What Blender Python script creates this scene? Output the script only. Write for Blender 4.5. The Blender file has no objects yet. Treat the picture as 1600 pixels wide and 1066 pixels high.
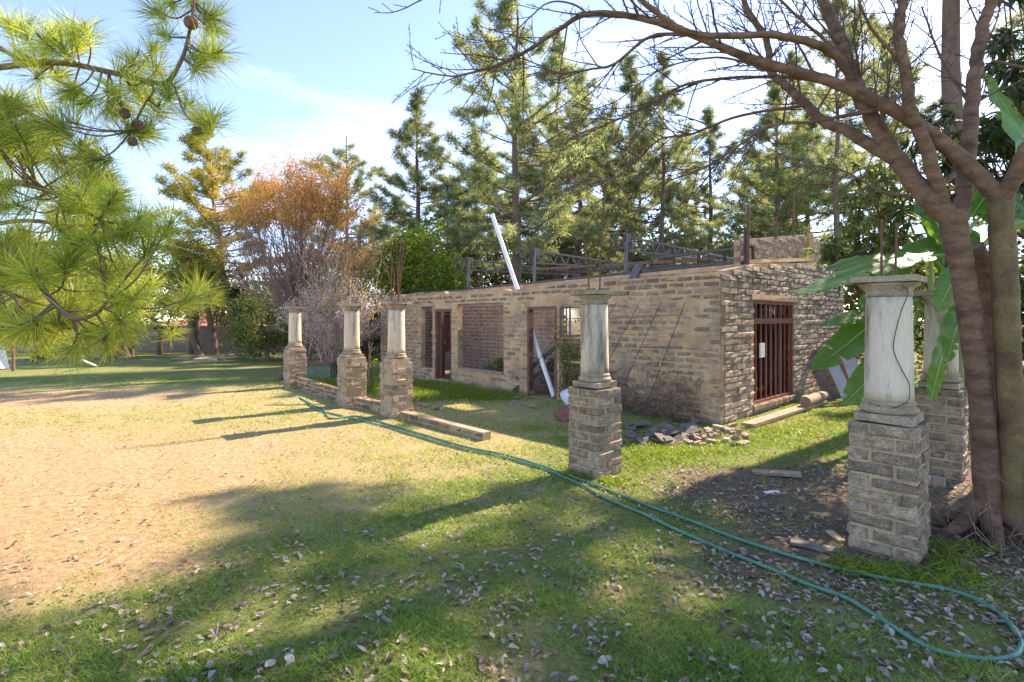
import bpy, math, random
import numpy as np
from mathutils import Vector, Matrix, Quaternion
random.seed(7); rng = np.random.default_rng(7)
R = math.radians
scene = bpy.context.scene
col = scene.collection

# ------------------------------------------------------------------ camera
F, CX, HY, EYE = 800.0, 800.0, 499.0, 1.7        # focal length, centre, horizon (photo pixels), eye height
cam_d = bpy.data.cameras.new('camera'); cam = bpy.data.objects.new('camera', cam_d); col.objects.link(cam)
cam.location = (0, 0, EYE); cam.rotation_euler = (R(90), 0, 0)
cam_d.sensor_width = 36.0; cam_d.lens = 36.0 * F / 1600.0
cam_d.shift_y = (HY - 533.0) / 1600.0
cam_d.clip_end = 2000; cam_d.clip_start = 0.05
scene.camera = cam
# ------------------------------------------------------------------ world, sun, exposure
SUN_AZ, SUN_EL = math.atan2(0.785, 0.62), R(39)
world = bpy.data.worlds.new('World'); scene.world = world; world.use_nodes = True
nt = world.node_tree; nt.nodes.clear()
sky = nt.nodes.new('ShaderNodeTexSky'); sky.sky_type = 'NISHITA'; sky.sun_disc = False
sky.sun_elevation = SUN_EL; sky.sun_rotation = SUN_AZ
sky.air_density = 1.0; sky.dust_density = 0.7; sky.ozone_density = 5.0; sky.altitude = 1500
bg = nt.nodes.new('ShaderNodeBackground'); bg.inputs['Strength'].default_value = 0.15
wo = nt.nodes.new('ShaderNodeOutputWorld')
# thin high cloud
tc = nt.nodes.new('ShaderNodeTexCoord'); mp = nt.nodes.new('ShaderNodeMapping'); mp.inputs['Scale'].default_value = (1.2, 2.2, 5.5)
cn = nt.nodes.new('ShaderNodeTexNoise'); cn.inputs['Scale'].default_value = 1.6; cn.inputs['Detail'].default_value = 7; cn.inputs['Roughness'].default_value = 0.55
cr = nt.nodes.new('ShaderNodeValToRGB'); cr.color_ramp.elements[0].position = 0.52; cr.color_ramp.elements[1].position = 0.80
cr.color_ramp.elements[1].color = (0.32, 0.32, 0.32, 1)
mx = nt.nodes.new('ShaderNodeMix'); mx.data_type = 'RGBA'; mx.inputs[7].default_value = (4.6, 4.8, 5.2, 1)
L = nt.links
L.new(tc.outputs['Generated'], mp.inputs['Vector']); L.new(mp.outputs[0], cn.inputs['Vector']); L.new(cn.outputs['Fac'], cr.inputs[0])
L.new(cr.outputs[0], mx.inputs[0]); L.new(sky.outputs[0], mx.inputs[6]); L.new(mx.outputs[2], bg.inputs['Color']); L.new(bg.outputs[0], wo.inputs['Surface'])
sun_d = bpy.data.lights.new('sun', 'SUN'); sun_d.energy = 3.9; sun_d.angle = R(0.6); sun_d.color = (1.0, 0.93, 0.82)
sun = bpy.data.objects.new('sun', sun_d); col.objects.link(sun)
S = Vector((math.sin(SUN_AZ) * math.cos(SUN_EL), math.cos(SUN_AZ) * math.cos(SUN_EL), math.sin(SUN_EL)))
sun.rotation_euler = (-S).to_track_quat('-Z', 'Y').to_euler(); sun.location = S * 40
vs = scene.view_settings; vs.view_transform = 'Standard'; vs.look = 'None'; vs.exposure = 1.8; vs.use_white_balance = True; vs.white_balance_temperature = 7700; vs.white_balance_tint = 22; vs.gamma = 1.0; vs.use_curve_mapping = False
scene.cycles.use_denoising = True
scene.cycles.max_bounces = 7; scene.cycles.diffuse_bounces = 4; scene.cycles.transparent_max_bounces = 6
scene.cycles.sample_clamp_indirect = 6.0

# ------------------------------------------------------------------ pixel helpers (photo pixel -> place)
def G(px, py, z=0.0):
    d = (EYE - z) * F / (py - HY); return Vector(((px - CX) / F * d, d, z))
def P(px, py, d):
    return Vector(((px - CX) / F * d, d, EYE + (HY - py) / F * d))

# ------------------------------------------------------------------ mesh helpers
def unit(v):
    n = np.linalg.norm(v); return v / n if n > 1e-9 else np.array([0., 0., 1.])
class MB:
    def __init__(s): s.v = []; s.f = []; s.m = []; s.slot = 0; s.sm = []
    def add(s, vs, fs, smooth=False):
        b = len(s.v); s.v.extend([tuple(map(float, v)) for v in vs])
        for f in fs: s.f.append(tuple(b + i for i in f)); s.m.append(s.slot); s.sm.append(smooth)
    def box(s, c, h, ax=None, jit=0.0):
        ax = ax or ((1, 0, 0), (0, 1, 0), (0, 0, 1)); c = Vector(c); a = [Vector(k) for k in ax]; vs = []
        for z in (-1, 1):
            for y in (-1, 1):
                for x in (-1, 1):
                    v = c + a[0] * (x * h[0]) + a[1] * (y * h[1]) + a[2] * (z * h[2])
                    if jit: v = v + Vector((random.uniform(-jit, jit), random.uniform(-jit, jit), random.uniform(-jit, jit)))
                    vs.append(v)
        s.add(vs, [(0, 2, 3, 1), (4, 5, 7, 6), (0, 1, 5, 4), (2, 6, 7, 3), (0, 4, 6, 2), (1, 3, 7, 5)]); return s
    def bar(s, a, b, w, h=None, up=(0, 0, 1)):
        a, b = Vector(a), Vector(b); d = (b - a); l = d.length; d.normalize(); u = Vector(up)
        if abs(d.dot(u)) > 0.98: u = Vector((1, 0, 0))
        x = d.cross(u).normalized(); y = x.cross(d).normalized()
        return s.box((a + b) / 2, (l / 2, w / 2, (h or w) / 2), (d, x, y))
    def tube(s, pts, rad, n=6, cap=True, smooth=True):
        pts = np.array([tuple(p) for p in pts], float); m = len(pts)
        if np.isscalar(rad): rad = [rad] * m
        t = np.gradient(pts, axis=0); up = np.array([0, 0, 1.]) if abs(unit(t[0])[2]) < 0.9 else np.array([1., 0, 0])
        vs = []; x = None
        ang = np.arange(n) * 2 * math.pi / n; ca, sa = np.cos(ang)[:, None], np.sin(ang)[:, None]
        for i in range(m):
            d = unit(t[i]); x = unit(np.cross(up, d)) if x is None else unit(x - d * np.dot(x, d)); y = np.cross(d, x)
            vs.extend((pts[i] + rad[i] * (ca * x + sa * y)).tolist())
        fs = [(i * n + k, i * n + (k + 1) % n, (i + 1) * n + (k + 1) % n, (i + 1) * n + k) for i in range(m - 1) for k in range(n)]
        s.add(vs, fs, smooth)
        if cap: s.add(vs[:n], [tuple(range(n))[::-1]]); s.add(vs[-n:], [tuple(range(n))])
        return s
    def lathe(s, prof, c, n=28, wob=0.0, smooth=True):
        c = Vector(c); vs = []
        for r, z in prof:
            for k in range(n):
                a = 2 * math.pi * k / n; rr = r * (1 + random.uniform(-wob, wob)); vs.append((c.x + rr * math.cos(a), c.y + rr * math.sin(a), c.z + z))
        m = len(prof)
        fs = [(i * n + k, i * n + (k + 1) % n, (i + 1) * n + (k + 1) % n, (i + 1) * n + k) for i in range(m - 1) for k in range(n)]
        fs.append(tuple(range(n))[::-1]); fs.append(tuple((m - 1) * n + k for k in range(n)))
        s.add(vs, fs, smooth); return s
    def mesh(s, name, mats):
        me = bpy.data.meshes.new(name); me.from_pydata(s.v, [], s.f)
        for m in (mats if isinstance(mats, (list, tuple)) else [mats]): me.materials.append(m)
        me.polygons.foreach_set('use_smooth', s.sm); me.polygons.foreach_set('material_index', s.m); me.update(); return me
    def build(s, name, mats, parent=None, world=True):
        return link(name, s.mesh(name, mats), parent, world)
def np_mesh(name, V, T, mats, tint=None, smooth=False):
    """V (n,3), T (m,3) triangles; tint per vertex 0..1"""
    me = bpy.data.meshes.new(name); V = np.asarray(V, np.float32); T = np.asarray(T, np.int32)
    me.vertices.add(len(V)); me.vertices.foreach_set('co', V.ravel())
    me.loops.add(T.size); me.loops.foreach_set('vertex_index', T.ravel())
    me.polygons.add(len(T)); me.polygons.foreach_set('loop_start', np.arange(0, T.size, 3, dtype=np.int32))
    me.polygons.foreach_set('use_smooth', np.full(len(T), smooth))
    for m in (mats if isinstance(mats, (list, tuple)) else [mats]): me.materials.append(m)
    me.update(calc_edges=True)
    if tint is not None:
        a = me.attributes.new('tint', 'FLOAT', 'POINT'); a.data.foreach_set('value', np.asarray(tint, np.float32))
    return me
def link(name, me, parent=None, world=True):
    o = bpy.data.objects.new(name, me); col.objects.link(o)
    if parent is not None:
        o.parent = parent
        if world and parent.parent is None and parent.type == 'EMPTY': o.location = -parent.location
    return o
def tag(o, label=None, cat=None, group=None, kind=None):
    if label: o['label'] = label
    if cat: o['category'] = cat
    if group: o['group'] = group
    if kind or cat: o['kind'] = kind or 'thing'
    return o
def thing(name, loc, label, cat, group=None):
    o = bpy.data.objects.new(name, None); col.objects.link(o); o.location = loc; o.empty_display_size = 0.2
    return tag(o, label, cat, group)
def copy_tree(o, parent=None):
    c = o.copy(); col.objects.link(c); c.parent = parent
    for ch in list(o.children): copy_tree(ch, c)
    return c
def spline(pts, n=6):
    p = [np.array(tuple(q), float) for q in pts]
    p = [2 * p[0] - p[1]] + p + [2 * p[-1] - p[-2]]; out = []
    for i in range(1, len(p) - 2):
        for k in range(n):
            t = k / n; a, b, c, d = p[i - 1], p[i], p[i + 1], p[i + 2]
            out.append(0.5 * ((2 * b) + (-a + c) * t + (2 * a - 5 * b + 4 * c - d) * t * t + (-a + 3 * b - 3 * c + d) * t ** 3))
    out.append(p[-2]); return np.array(out)
# value noise for masks
_tab = rng.random((256, 256))
def vnoise(x, y, s):
    x = np.asarray(x, float) * s + 500; y = np.asarray(y, float) * s + 500; i = np.floor(x).astype(int); j = np.floor(y).astype(int)
    u = x - i; v = y - j; u = u * u * (3 - 2 * u); v = v * v * (3 - 2 * v); g = lambda a, b: _tab[a & 255, b & 255]
    return (g(i, j) * (1 - u) + g(i + 1, j) * u) * (1 - v) + (g(i, j + 1) * (1 - u) + g(i + 1, j + 1) * u) * v
def fbm(x, y, s): return 0.55 * vnoise(x, y, s) + 0.3 * vnoise(x, y, s * 2.3) + 0.15 * vnoise(x, y, s * 5.1)
def sstep(a, b, x): t = np.clip((np.asarray(x, float) - a) / (b - a), 0, 1); return t * t * (3 - 2 * t)

# ------------------------------------------------------------------ materials
def nodes(name):
    m = bpy.data.materials.new(name); m.use_nodes = True; n = m.node_tree; n.nodes.clear()
    return m, n, n.nodes.new('ShaderNodeOutputMaterial')
def rgba(c): return (c[0], c[1], c[2], 1)
def solid(name, c1, c2, scale=8.0, rough=0.8, bump=0.0, bscale=None, c3=None, t3=(0.55, 0.7), s3=None, spec=0.3, metal=0.0, vec='pos', rnd=0.0, stretch=None, speck=0.0):
    """two-tone noise mix, optional third colour patches, bump"""
    m, n, out = nodes(name); N = n.nodes; K = n.links
    b = N.new('ShaderNodeBsdfPrincipled'); b.inputs['Roughness'].default_value = rough; b.inputs['Specular IOR Level'].default_value = spec; b.inputs['Metallic'].default_value = metal
    if vec == 'pos': v = N.new('ShaderNodeNewGeometry').outputs['Position']
    else: v = N.new('ShaderNodeTexCoord').outputs['Object']
    if stretch:
        mpn = N.new('ShaderNodeMapping'); mpn.inputs['Scale'].default_value = stretch; K.new(v, mpn.inputs[0]); v = mpn.outputs[0]
    t = N.new('ShaderNodeTexNoise'); t.inputs['Scale'].default_value = scale; t.inputs['Detail'].default_value = 8; t.inputs['Roughness'].default_value = 0.62
    K.new(v, t.inputs['Vector'])
    rp = N.new('ShaderNodeValToRGB'); rp.color_ramp.elements[0].position = 0.33; rp.color_ramp.elements[1].position = 0.67
    rp.color_ramp.elements[0].color = rgba(c1); rp.color_ramp.elements[1].color = rgba(c2); K.new(t.outputs['Fac'], rp.inputs[0]); c = rp.outputs[0]
    if c3:
        t3n = N.new('ShaderNodeTexNoise'); t3n.inputs['Scale'].default_value = s3 or scale * 0.6; t3n.inputs['Detail'].default_value = 9; t3n.inputs['Roughness'].default_value = 0.7
        K.new(v, t3n.inputs['Vector']); r3 = N.new('ShaderNodeMapRange'); r3.inputs[1].default_value = t3[0]; r3.inputs[2].default_value = t3[1]
        K.new(t3n.outputs['Fac'], r3.inputs[0]); mx = N.new('ShaderNodeMix'); mx.data_type = 'RGBA'; K.new(r3.outputs[0], mx.inputs[0]); K.new(c, mx.inputs[6]); mx.inputs[7].default_value = rgba(c3); c = mx.outputs[2]
    if speck:
        ts_ = N.new('ShaderNodeTexNoise'); ts_.inputs['Scale'].default_value = 75; ts_.inputs['Detail'].default_value = 5; ts_.inputs['Roughness'].default_value = 0.8; K.new(v, ts_.inputs['Vector'])
        ms_ = N.new('ShaderNodeMapRange'); ms_.inputs[1].default_value = 0.36; ms_.inputs[2].default_value = 0.62; ms_.inputs[3].default_value = 1 - speck; ms_.inputs[4].default_value = 1 + speck * .5; K.new(ts_.outputs['Fac'], ms_.inputs[0])
        hs_ = N.new('ShaderNodeHueSaturation'); K.new(ms_.outputs[0], hs_.inputs['Value']); K.new(c, hs_.inputs['Color']); c = hs_.outputs[0]
    if rnd:
        oi = N.new('ShaderNodeObjectInfo'); mr = N.new('ShaderNodeMapRange'); mr.inputs[3].default_value = 1 - rnd; mr.inputs[4].default_value = 1 + rnd
        K.new(oi.outputs['Random'], mr.inputs[0]); hs = N.new('ShaderNodeHueSaturation'); K.new(mr.outputs[0], hs.inputs['Value']); K.new(c, hs.inputs['Color']); c = hs.outputs[0]
    K.new(c, b.inputs['Base Color'])
    if bump:
        tb = N.new('ShaderNodeTexNoise'); tb.inputs['Scale'].default_value = bscale or scale * 4; tb.inputs['Detail'].default_value = 6; K.new(v, tb.inputs['Vector'])
        bp = N.new('ShaderNodeBump'); bp.inputs['Strength'].default_value = min(1, bump * 20); bp.inputs['Distance'].default_value = bump; K.new(tb.outputs['Fac'], bp.inputs['Height']); K.new(bp.outputs[0], b.inputs['Normal'])
    K.new(b.outputs[0], out.inputs[0]); return m
def leaf(name, dark, light, transl=0.45, tcol=None, rough=0.5, rnd=0.15, spec=0.3):
    """foliage: colour from per-vertex tint, light passing through"""
    m, n, out = nodes(name); N = n.nodes; K = n.links
    a = N.new('ShaderNodeAttribute'); a.attribute_name = 'tint'
    mx = N.new('ShaderNodeMix'); mx.data_type = 'RGBA'; mx.inputs[6].default_value = rgba(dark); mx.inputs[7].default_value = rgba(light); K.new(a.outputs['Fac'], mx.inputs[0])
    oi = N.new('ShaderNodeObjectInfo'); mr = N.new('ShaderNodeMapRange'); mr.inputs[3].default_value = 1 - rnd; mr.inputs[4].default_value = 1 + rnd; K.new(oi.outputs['Random'], mr.inputs[0])
    hs = N.new('ShaderNodeHueSaturation'); K.new(mr.outputs[0], hs.inputs['Value']); K.new(mx.outputs[2], hs.inputs['Color'])
    b = N.new('ShaderNodeBsdfPrincipled'); b.inputs['Roughness'].default_value = rough; b.inputs['Specular IOR Level'].default_value = spec; K.new(hs.outputs[0], b.inputs['Base Color'])
    tr = N.new('ShaderNodeBsdfTranslucent')
    m2 = N.new('ShaderNodeMix'); m2.data_type = 'RGBA'; m2.blend_type = 'MULTIPLY'; m2.inputs[0].default_value = 1.0
    K.new(hs.outputs[0], m2.inputs[6]); m2.inputs[7].default_value = rgba(tcol or (2.0, 1.9, 1.0)); K.new(m2.outputs[2], tr.inputs['Color'])
    ms = N.new('ShaderNodeMixShader'); ms.inputs[0].default_value = transl; K.new(b.outputs[0], ms.inputs[1]); K.new(tr.outputs[0], ms.inputs[2]); K.new(ms.outputs[0], out.inputs[0]); return m
MT = {}
MORT = (0.50, 0.335, 0.175)
MT['mortar'] = solid('mortar_sand', (0.42, 0.275, 0.155), (0.63, 0.435, 0.26), 3.5, 0.95, 0.006, 60, c3=(0.25, 0.20, 0.15), t3=(0.50, 0.68), s3=2.0, speck=0.3)
MT['brick'] = solid('brick_cement', (0.19, 0.145, 0.105), (0.39, 0.315, 0.235), 9, 0.95, 0.012, 70, c3=(0.46, 0.33, 0.19), t3=(0.47, 0.62), s3=7, rnd=0.28, speck=0.5)
MT['mortar_grey'] = solid('mortar_grey', (0.32, 0.235, 0.155), (0.50, 0.375, 0.25), 5, 0.95, 0.01, 50, c3=(0.2, 0.17, 0.14), t3=(0.52, 0.7), s3=2.2, speck=0.4)
MT['brick_side'] = solid('brick_weathered', (0.22, 0.17, 0.13), (0.52, 0.42, 0.32), 8, 0.95, 0.014, 60, c3=(0.50, 0.36, 0.235), t3=(0.50, 0.64), s3=6, rnd=0.3, speck=0.5)
MT['brick_top'] = solid('brick_stained', (0.15, 0.115, 0.085), (0.31, 0.245, 0.185), 7, 0.95, 0.008, 80, c3=(0.40, 0.28, 0.17), t3=(0.6, 0.72), s3=8, rnd=0.2, speck=0.5)
MT['brick_ped'] = solid('brick_pedestal', (0.16, 0.12, 0.08), (0.41, 0.32, 0.225), 16, 0.96, 0.012, 110, c3=(0.44, 0.33, 0.21), t3=(0.58, 0.70), s3=7, rnd=0.3, speck=0.55)
MT['mortar_ped'] = solid('mortar_pinkish', (0.36, 0.25, 0.15), (0.52, 0.38, 0.25), 9, 0.95, 0.012, 60, c3=(0.16, 0.14, 0.11), t3=(0.55, 0.68), s3=5, speck=0.4)
MT['brick_pale'] = solid('brick_pale', (0.30, 0.21, 0.135), (0.48, 0.37, 0.265), 10, 0.96, 0.01, 90, c3=(0.25, 0.21, 0.17), t3=(0.55, 0.68), s3=14, rnd=0.15, speck=0.5)
MT['brick_kerb'] = solid('brick_kerb', (0.12, 0.08, 0.045), (0.30, 0.205, 0.12), 9, 0.96, 0.012, 70, c3=(0.12, 0.11, 0.06), t3=(0.55, 0.68), s3=6, rnd=0.3, speck=.5)
MT['brick_red'] = solid('brick_reddish', (0.33, 0.17, 0.11), (0.46, 0.29, 0.20), 6, 0.95, 0.006, 60, c3=(0.34, 0.30, 0.26), t3=(0.45, 0.6), s3=3, rnd=0.2, speck=0.4)
MT['brick_inner'] = solid('brick_inner', (0.17, 0.14, 0.12), (0.36, 0.31, 0.27), 5, 0.95, 0.01, 60, c3=(0.44, 0.25, 0.17), t3=(0.56, 0.66), s3=1.6, rnd=0.25, speck=.4)
MT['brick_far'] = solid('brick_far', (0.15, 0.115, 0.09), (0.26, 0.20, 0.15), 3, 0.95, 0.01, 30, rnd=0.15)
MT['shaft'] = solid('shaft_whitewash', (0.47, 0.39, 0.285), (0.68, 0.585, 0.455), 5, 0.75, 0.003, 40, c3=(0.16, 0.13, 0.095), t3=(0.51, 0.68), s3=8, stretch=(1, 1, 0.16), speck=0.12)
MT['stone'] = solid('cast_stone', (0.26, 0.205, 0.14), (0.44, 0.355, 0.25), 9, 0.9, 0.004, 70, c3=(0.10, 0.085, 0.06), t3=(0.55, 0.72), s3=6, speck=0.45)
MT['rust'] = solid('rusty_steel', (0.10, 0.055, 0.035), (0.20, 0.10, 0.06), 20, 0.8, 0.001, 80)
MT['steel'] = solid('dark_painted_steel', (0.03, 0.028, 0.028), (0.08, 0.07, 0.068), 12, 0.55, c3=(0.22, 0.11, 0.07), t3=(0.6, 0.72), s3=7, spec=0.5)
MT['greysteel'] = solid('grey_steel', (0.07, 0.068, 0.072), (0.13, 0.125, 0.135), 9, 0.5, spec=0.5)
MT['redpaint'] = solid('red_oxide_paint', (0.17, 0.055, 0.04), (0.33, 0.09, 0.055), 9, 0.6, spec=0.4)
MT['brownpaint'] = solid('brown_oxide_paint', (0.13, 0.06, 0.04), (0.22, 0.11, 0.075), 9, 0.65)
MT['timber'] = solid('weathered_timber', (0.25, 0.17, 0.11), (0.42, 0.31, 0.21), 12, 0.9, 0.003, 60, stretch=(1, 1, 4))
MT['timber_new'] = solid('pale_timber', (0.48, 0.33, 0.16), (0.60, 0.43, 0.23), 10, 0.8)
MT['timber_red'] = solid('reddish_beam', (0.13, 0.075, 0.05), (0.24, 0.14, 0.095), 8, 0.85)
MT['pvc'] = solid('white_pvc', (0.70, 0.70, 0.69), (0.80, 0.80, 0.80), 5, 0.35, c3=(0.5, 0.47, 0.42), t3=(0.62, 0.8), s3=3, spec=0.5)
MT['white'] = solid('white_enamel', (0.66, 0.66, 0.64), (0.78, 0.78, 0.77), 6, 0.4, c3=(0.35, 0.31, 0.27), t3=(0.6, 0.75), s3=9, spec=0.5)
MT['slate'] = solid('broken_slate', (0.09, 0.075, 0.06), (0.24, 0.205, 0.17), 9, 0.85, 0.003, 50, speck=0.4)
MT['zinc'] = solid('zinc_sheet', (0.30, 0.31, 0.34), (0.48, 0.49, 0.53), 4, 0.45, spec=0.5, c3=(0.32, 0.26, 0.2), t3=(0.58, 0.72), s3=4)
MT['hose'] = solid('green_hose', (0.03, 0.16, 0.095), (0.06, 0.25, 0.16), 3, 0.45, spec=0.5, c3=(0.20, 0.24, 0.17), t3=(0.55, 0.75), s3=6)
MT['bark'] = solid('bare_tree_bark', (0.10, 0.056, 0.036), (0.26, 0.155, 0.10), 6, 0.9, 0.02, 22, c3=(0.10, 0.075, 0.06), t3=(0.55, 0.7), s3=14, stretch=(1, 1, 2.2), speck=0.35)
MT['bark_moss'] = solid('mossy_bark', (0.10, 0.062, 0.035), (0.24, 0.175, 0.08), 4, 0.9, 0.008, 30, c3=(0.09, 0.07, 0.05), t3=(0.56, 0.72), s3=10, speck=0.35)
MT['twig'] = solid('twig_bark', (0.085, 0.055, 0.042), (0.16, 0.105, 0.08), 6, 0.9)
MT['pinebark'] = solid('pine_bark', (0.10, 0.07, 0.055), (0.20, 0.14, 0.11), 5, 0.95, 0.02, 14, stretch=(1, 1, 0.4))
MT['pinetwig'] = solid('pine_twig', (0.10, 0.065, 0.05), (0.22, 0.155, 0.11), 8, 0.9, 0.003, 60)
MT['greytwig'] = solid('grey_brown_twig', (0.22, 0.15, 0.125), (0.34, 0.245, 0.21), 3, 0.9)
MT['pinktwig'] = solid('pale_pink_twig', (0.38, 0.28, 0.24), (0.56, 0.44, 0.39), 3, 0.9)
MT['needle'] = leaf('pine_needle', (0.09, 0.15, 0.025), (0.46, 0.50, 0.12), 0.52, (1.85, 1.85, 0.75), 0.4, 0.28, 0.5)
MT['needle_bg'] = leaf('pine_crown', (0.09, 0.13, 0.065), (0.37, 0.40, 0.21), 0.48, (1.6, 1.6, 1.1), 0.6, 0.2)
MT['needle_yel'] = leaf('yellow_pine_crown', (0.15, 0.17, 0.04), (0.48, 0.42, 0.09), 0.4, (1.6, 1.5, 0.7), 0.6, 0.1)
MT['leaf_green'] = leaf('bright_leaf', (0.07, 0.12, 0.018), (0.22, 0.29, 0.035), 0.42, (1.7, 1.7, 0.7), 0.45)
MT['leaf_dark'] = leaf('dark_leaf', (0.022, 0.042, 0.016), (0.075, 0.105, 0.04), 0.3, (1.8, 1.8, 0.8), 0.4)
MT['leaf_olive'] = leaf('olive_leaf', (0.07, 0.10, 0.03), (0.23, 0.26, 0.09), 0.35, (1.6, 1.6, 0.9), 0.5)
MT['leaf_orange'] = leaf('orange_leaf', (0.56, 0.31, 0.09), (0.80, 0.53, 0.20), 0.35, (1.3, 1.2, 0.9), 0.7)
MT['leaf_yellow'] = leaf('yellow_leaf', (0.32, 0.30, 0.06), (0.5, 0.45, 0.12), 0.4, (1.3, 1.3, 0.9), 0.6)
MT['blossom'] = leaf('pale_blossom', (0.55, 0.41, 0.35), (0.74, 0.62, 0.56), 0.3, (1.1, 1.1, 1.1), 0.8)
MT['strap'] = leaf('strap_leaf', (0.04, 0.07, 0.025), (0.11, 0.15, 0.06), 0.3, (1.5, 1.6, 0.8), 0.4)
MT['banana'] = leaf('banana_leaf', (0.07, 0.16, 0.04), (0.16, 0.30, 0.06), 0.5, (1.7, 2.0, 0.6), 0.35, 0.12, 0.5)
MT['banana_rib'] = solid('banana_midrib', (0.22, 0.32, 0.10), (0.30, 0.40, 0.14), 6, 0.5)
MT['banana_stem'] = solid('banana_stem', (0.16, 0.17, 0.07), (0.30, 0.26, 0.13), 5, 0.7, 0.004, 20)
MT['grass'] = leaf('grass_blade', (0.10, 0.225, 0.035), (0.40, 0.45, 0.15), 0.4, (1.6, 1.6, 0.8), 0.6, 0.0)
MT['drygrass'] = leaf('dry_grass', (0.30, 0.235, 0.10), (0.48, 0.39, 0.20), 0.35, (1.2, 1.2, 0.9), 0.7, 0.0)
MT['litter'] = leaf('fallen_leaf', (0.11, 0.07, 0.045), (0.55, 0.46, 0.38), 0.2, (1.2, 1.1, 1.0), 0.7, 0.25)
MT['litter_orange'] = leaf('orange_fallen_leaf', (0.40, 0.20, 0.09), (0.5, 0.28, 0.14), 0.25, (1.2, 1.1, 1.0), 0.7, 0.2)
MT['vine'] = solid('dry_vine', (0.17, 0.11, 0.08), (0.30, 0.21, 0.15), 6, 0.9)
MT['cone'] = solid('pine_cone', (0.13, 0.075, 0.045), (0.27, 0.17, 0.10), 20, 0.8)
MT['cloth'] = solid('white_cloth', (0.70, 0.68, 0.74), (0.80, 0.79, 0.82), 5, 0.8)
MT['roofred'] = solid('red_roof_tile', (0.38, 0.12, 0.09), (0.5, 0.19, 0.14), 6, 0.8)
MT['plasterwall'] = solid('cream_plaster', (0.6, 0.55, 0.47), (0.68, 0.63, 0.55), 3, 0.8)
MT['greenbox'] = solid('green_paint', (0.10, 0.17, 0.10), (0.16, 0.24, 0.14), 5, 0.6)
MT['glass'] = None
def glass():
    m, n, out = nodes('thin_glass'); N = n.nodes; K = n.links
    t = N.new('ShaderNodeBsdfTransparent'); t.inputs[0].default_value = (0.9, 0.93, 0.92, 1); g = N.new('ShaderNodeBsdfGlossy'); g.inputs['Roughness'].default_value = 0.08
    fr = N.new('ShaderNodeFresnel'); fr.inputs[0].default_value = 1.5; ms = N.new('ShaderNodeMixShader'); K.new(fr.outputs[0], ms.inputs[0]); K.new(t.outputs[0], ms.inputs[1]); K.new(g.outputs[0], ms.inputs[2]); K.new(ms.outputs[0], out.inputs[0]); return m
MT['glass'] = glass()
def ground_mat():
    m, n, out = nodes('ground_lawn'); N = n.nodes; K = n.links
    b = N.new('ShaderNodeBsdfPrincipled'); b.inputs['Roughness'].default_value = 0.95; b.inputs['Specular IOR Level'].default_value = 0.15
    pos = N.new('ShaderNodeNewGeometry').outputs['Position']
    def noise(s, d=8, r=0.65):
        t = N.new('ShaderNodeTexNoise'); t.inputs['Scale'].default_value = s; t.inputs['Detail'].default_value = d; t.inputs['Roughness'].default_value = r; K.new(pos, t.inputs['Vector']); return t.outputs['Fac']
    def ramp(f, a, b_, p0=0.35, p1=0.65):
        r = N.new('ShaderNodeValToRGB'); r.color_ramp.elements[0].color = rgba(a); r.color_ramp.elements[1].color = rgba(b_); r.color_ramp.elements[0].position = p0; r.color_ramp.elements[1].position = p1; K.new(f, r.inputs[0]); return r.outputs[0]
    def mix(f, a, c):
        x = N.new('ShaderNodeMix'); x.data_type = 'RGBA'; K.new(f, x.inputs[0]); K.new(a, x.inputs[6]); K.new(c, x.inputs[7]); return x.outputs[2]
    def att(nm):
        a = N.new('ShaderNodeAttribute'); a.attribute_name = nm
        s = N.new('ShaderNodeMath'); s.operation = 'ADD'; K.new(a.outputs['Fac'], s.inputs[0])
        w = N.new('ShaderNodeMath'); w.operation = 'MULTIPLY_ADD'; K.new(noise(5.5, 9, 0.7), w.inputs[0]); w.inputs[1].default_value = 1.5; w.inputs[2].default_value = -0.75; K.new(w.outputs[0], s.inputs[1])
        r = N.new('ShaderNodeMapRange'); r.inputs[1].default_value = 0.32; r.inputs[2].default_value = 0.68; K.new(s.outputs[0], r.inputs[0]); return r.outputs[0]
    fine = noise(26, 10, 0.75)
    green = ramp(fine, (0.09, 0.13, 0.03), (0.28, 0.29, 0.10))
    straw = ramp(fine, (0.29, 0.235, 0.10), (0.46, 0.38, 0.19))
    dirt = ramp(noise(16, 10, 0.75), (0.31, 0.19, 0.095), (0.57, 0.40, 0.225), 0.36, 0.62)
    lit = ramp(noise(30, 10, 0.8), (0.085, 0.06, 0.04), (0.28, 0.205, 0.14), 0.3, 0.7)
    c = mix(att('straw'), green, straw); c = mix(att('dirt'), c, dirt); c = mix(att('litter'), c, lit)
    K.new(c, b.inputs['Base Color'])
    bp = N.new('ShaderNodeBump'); bp.inputs['Strength'].default_value = 0.9; bp.inputs['Distance'].default_value = 0.03; K.new(noise(34, 10, 0.8), bp.inputs['Height']); K.new(bp.outputs[0], b.inputs['Normal'])
    K.new(b.outputs[0], out.inputs[0]); return m
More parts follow.
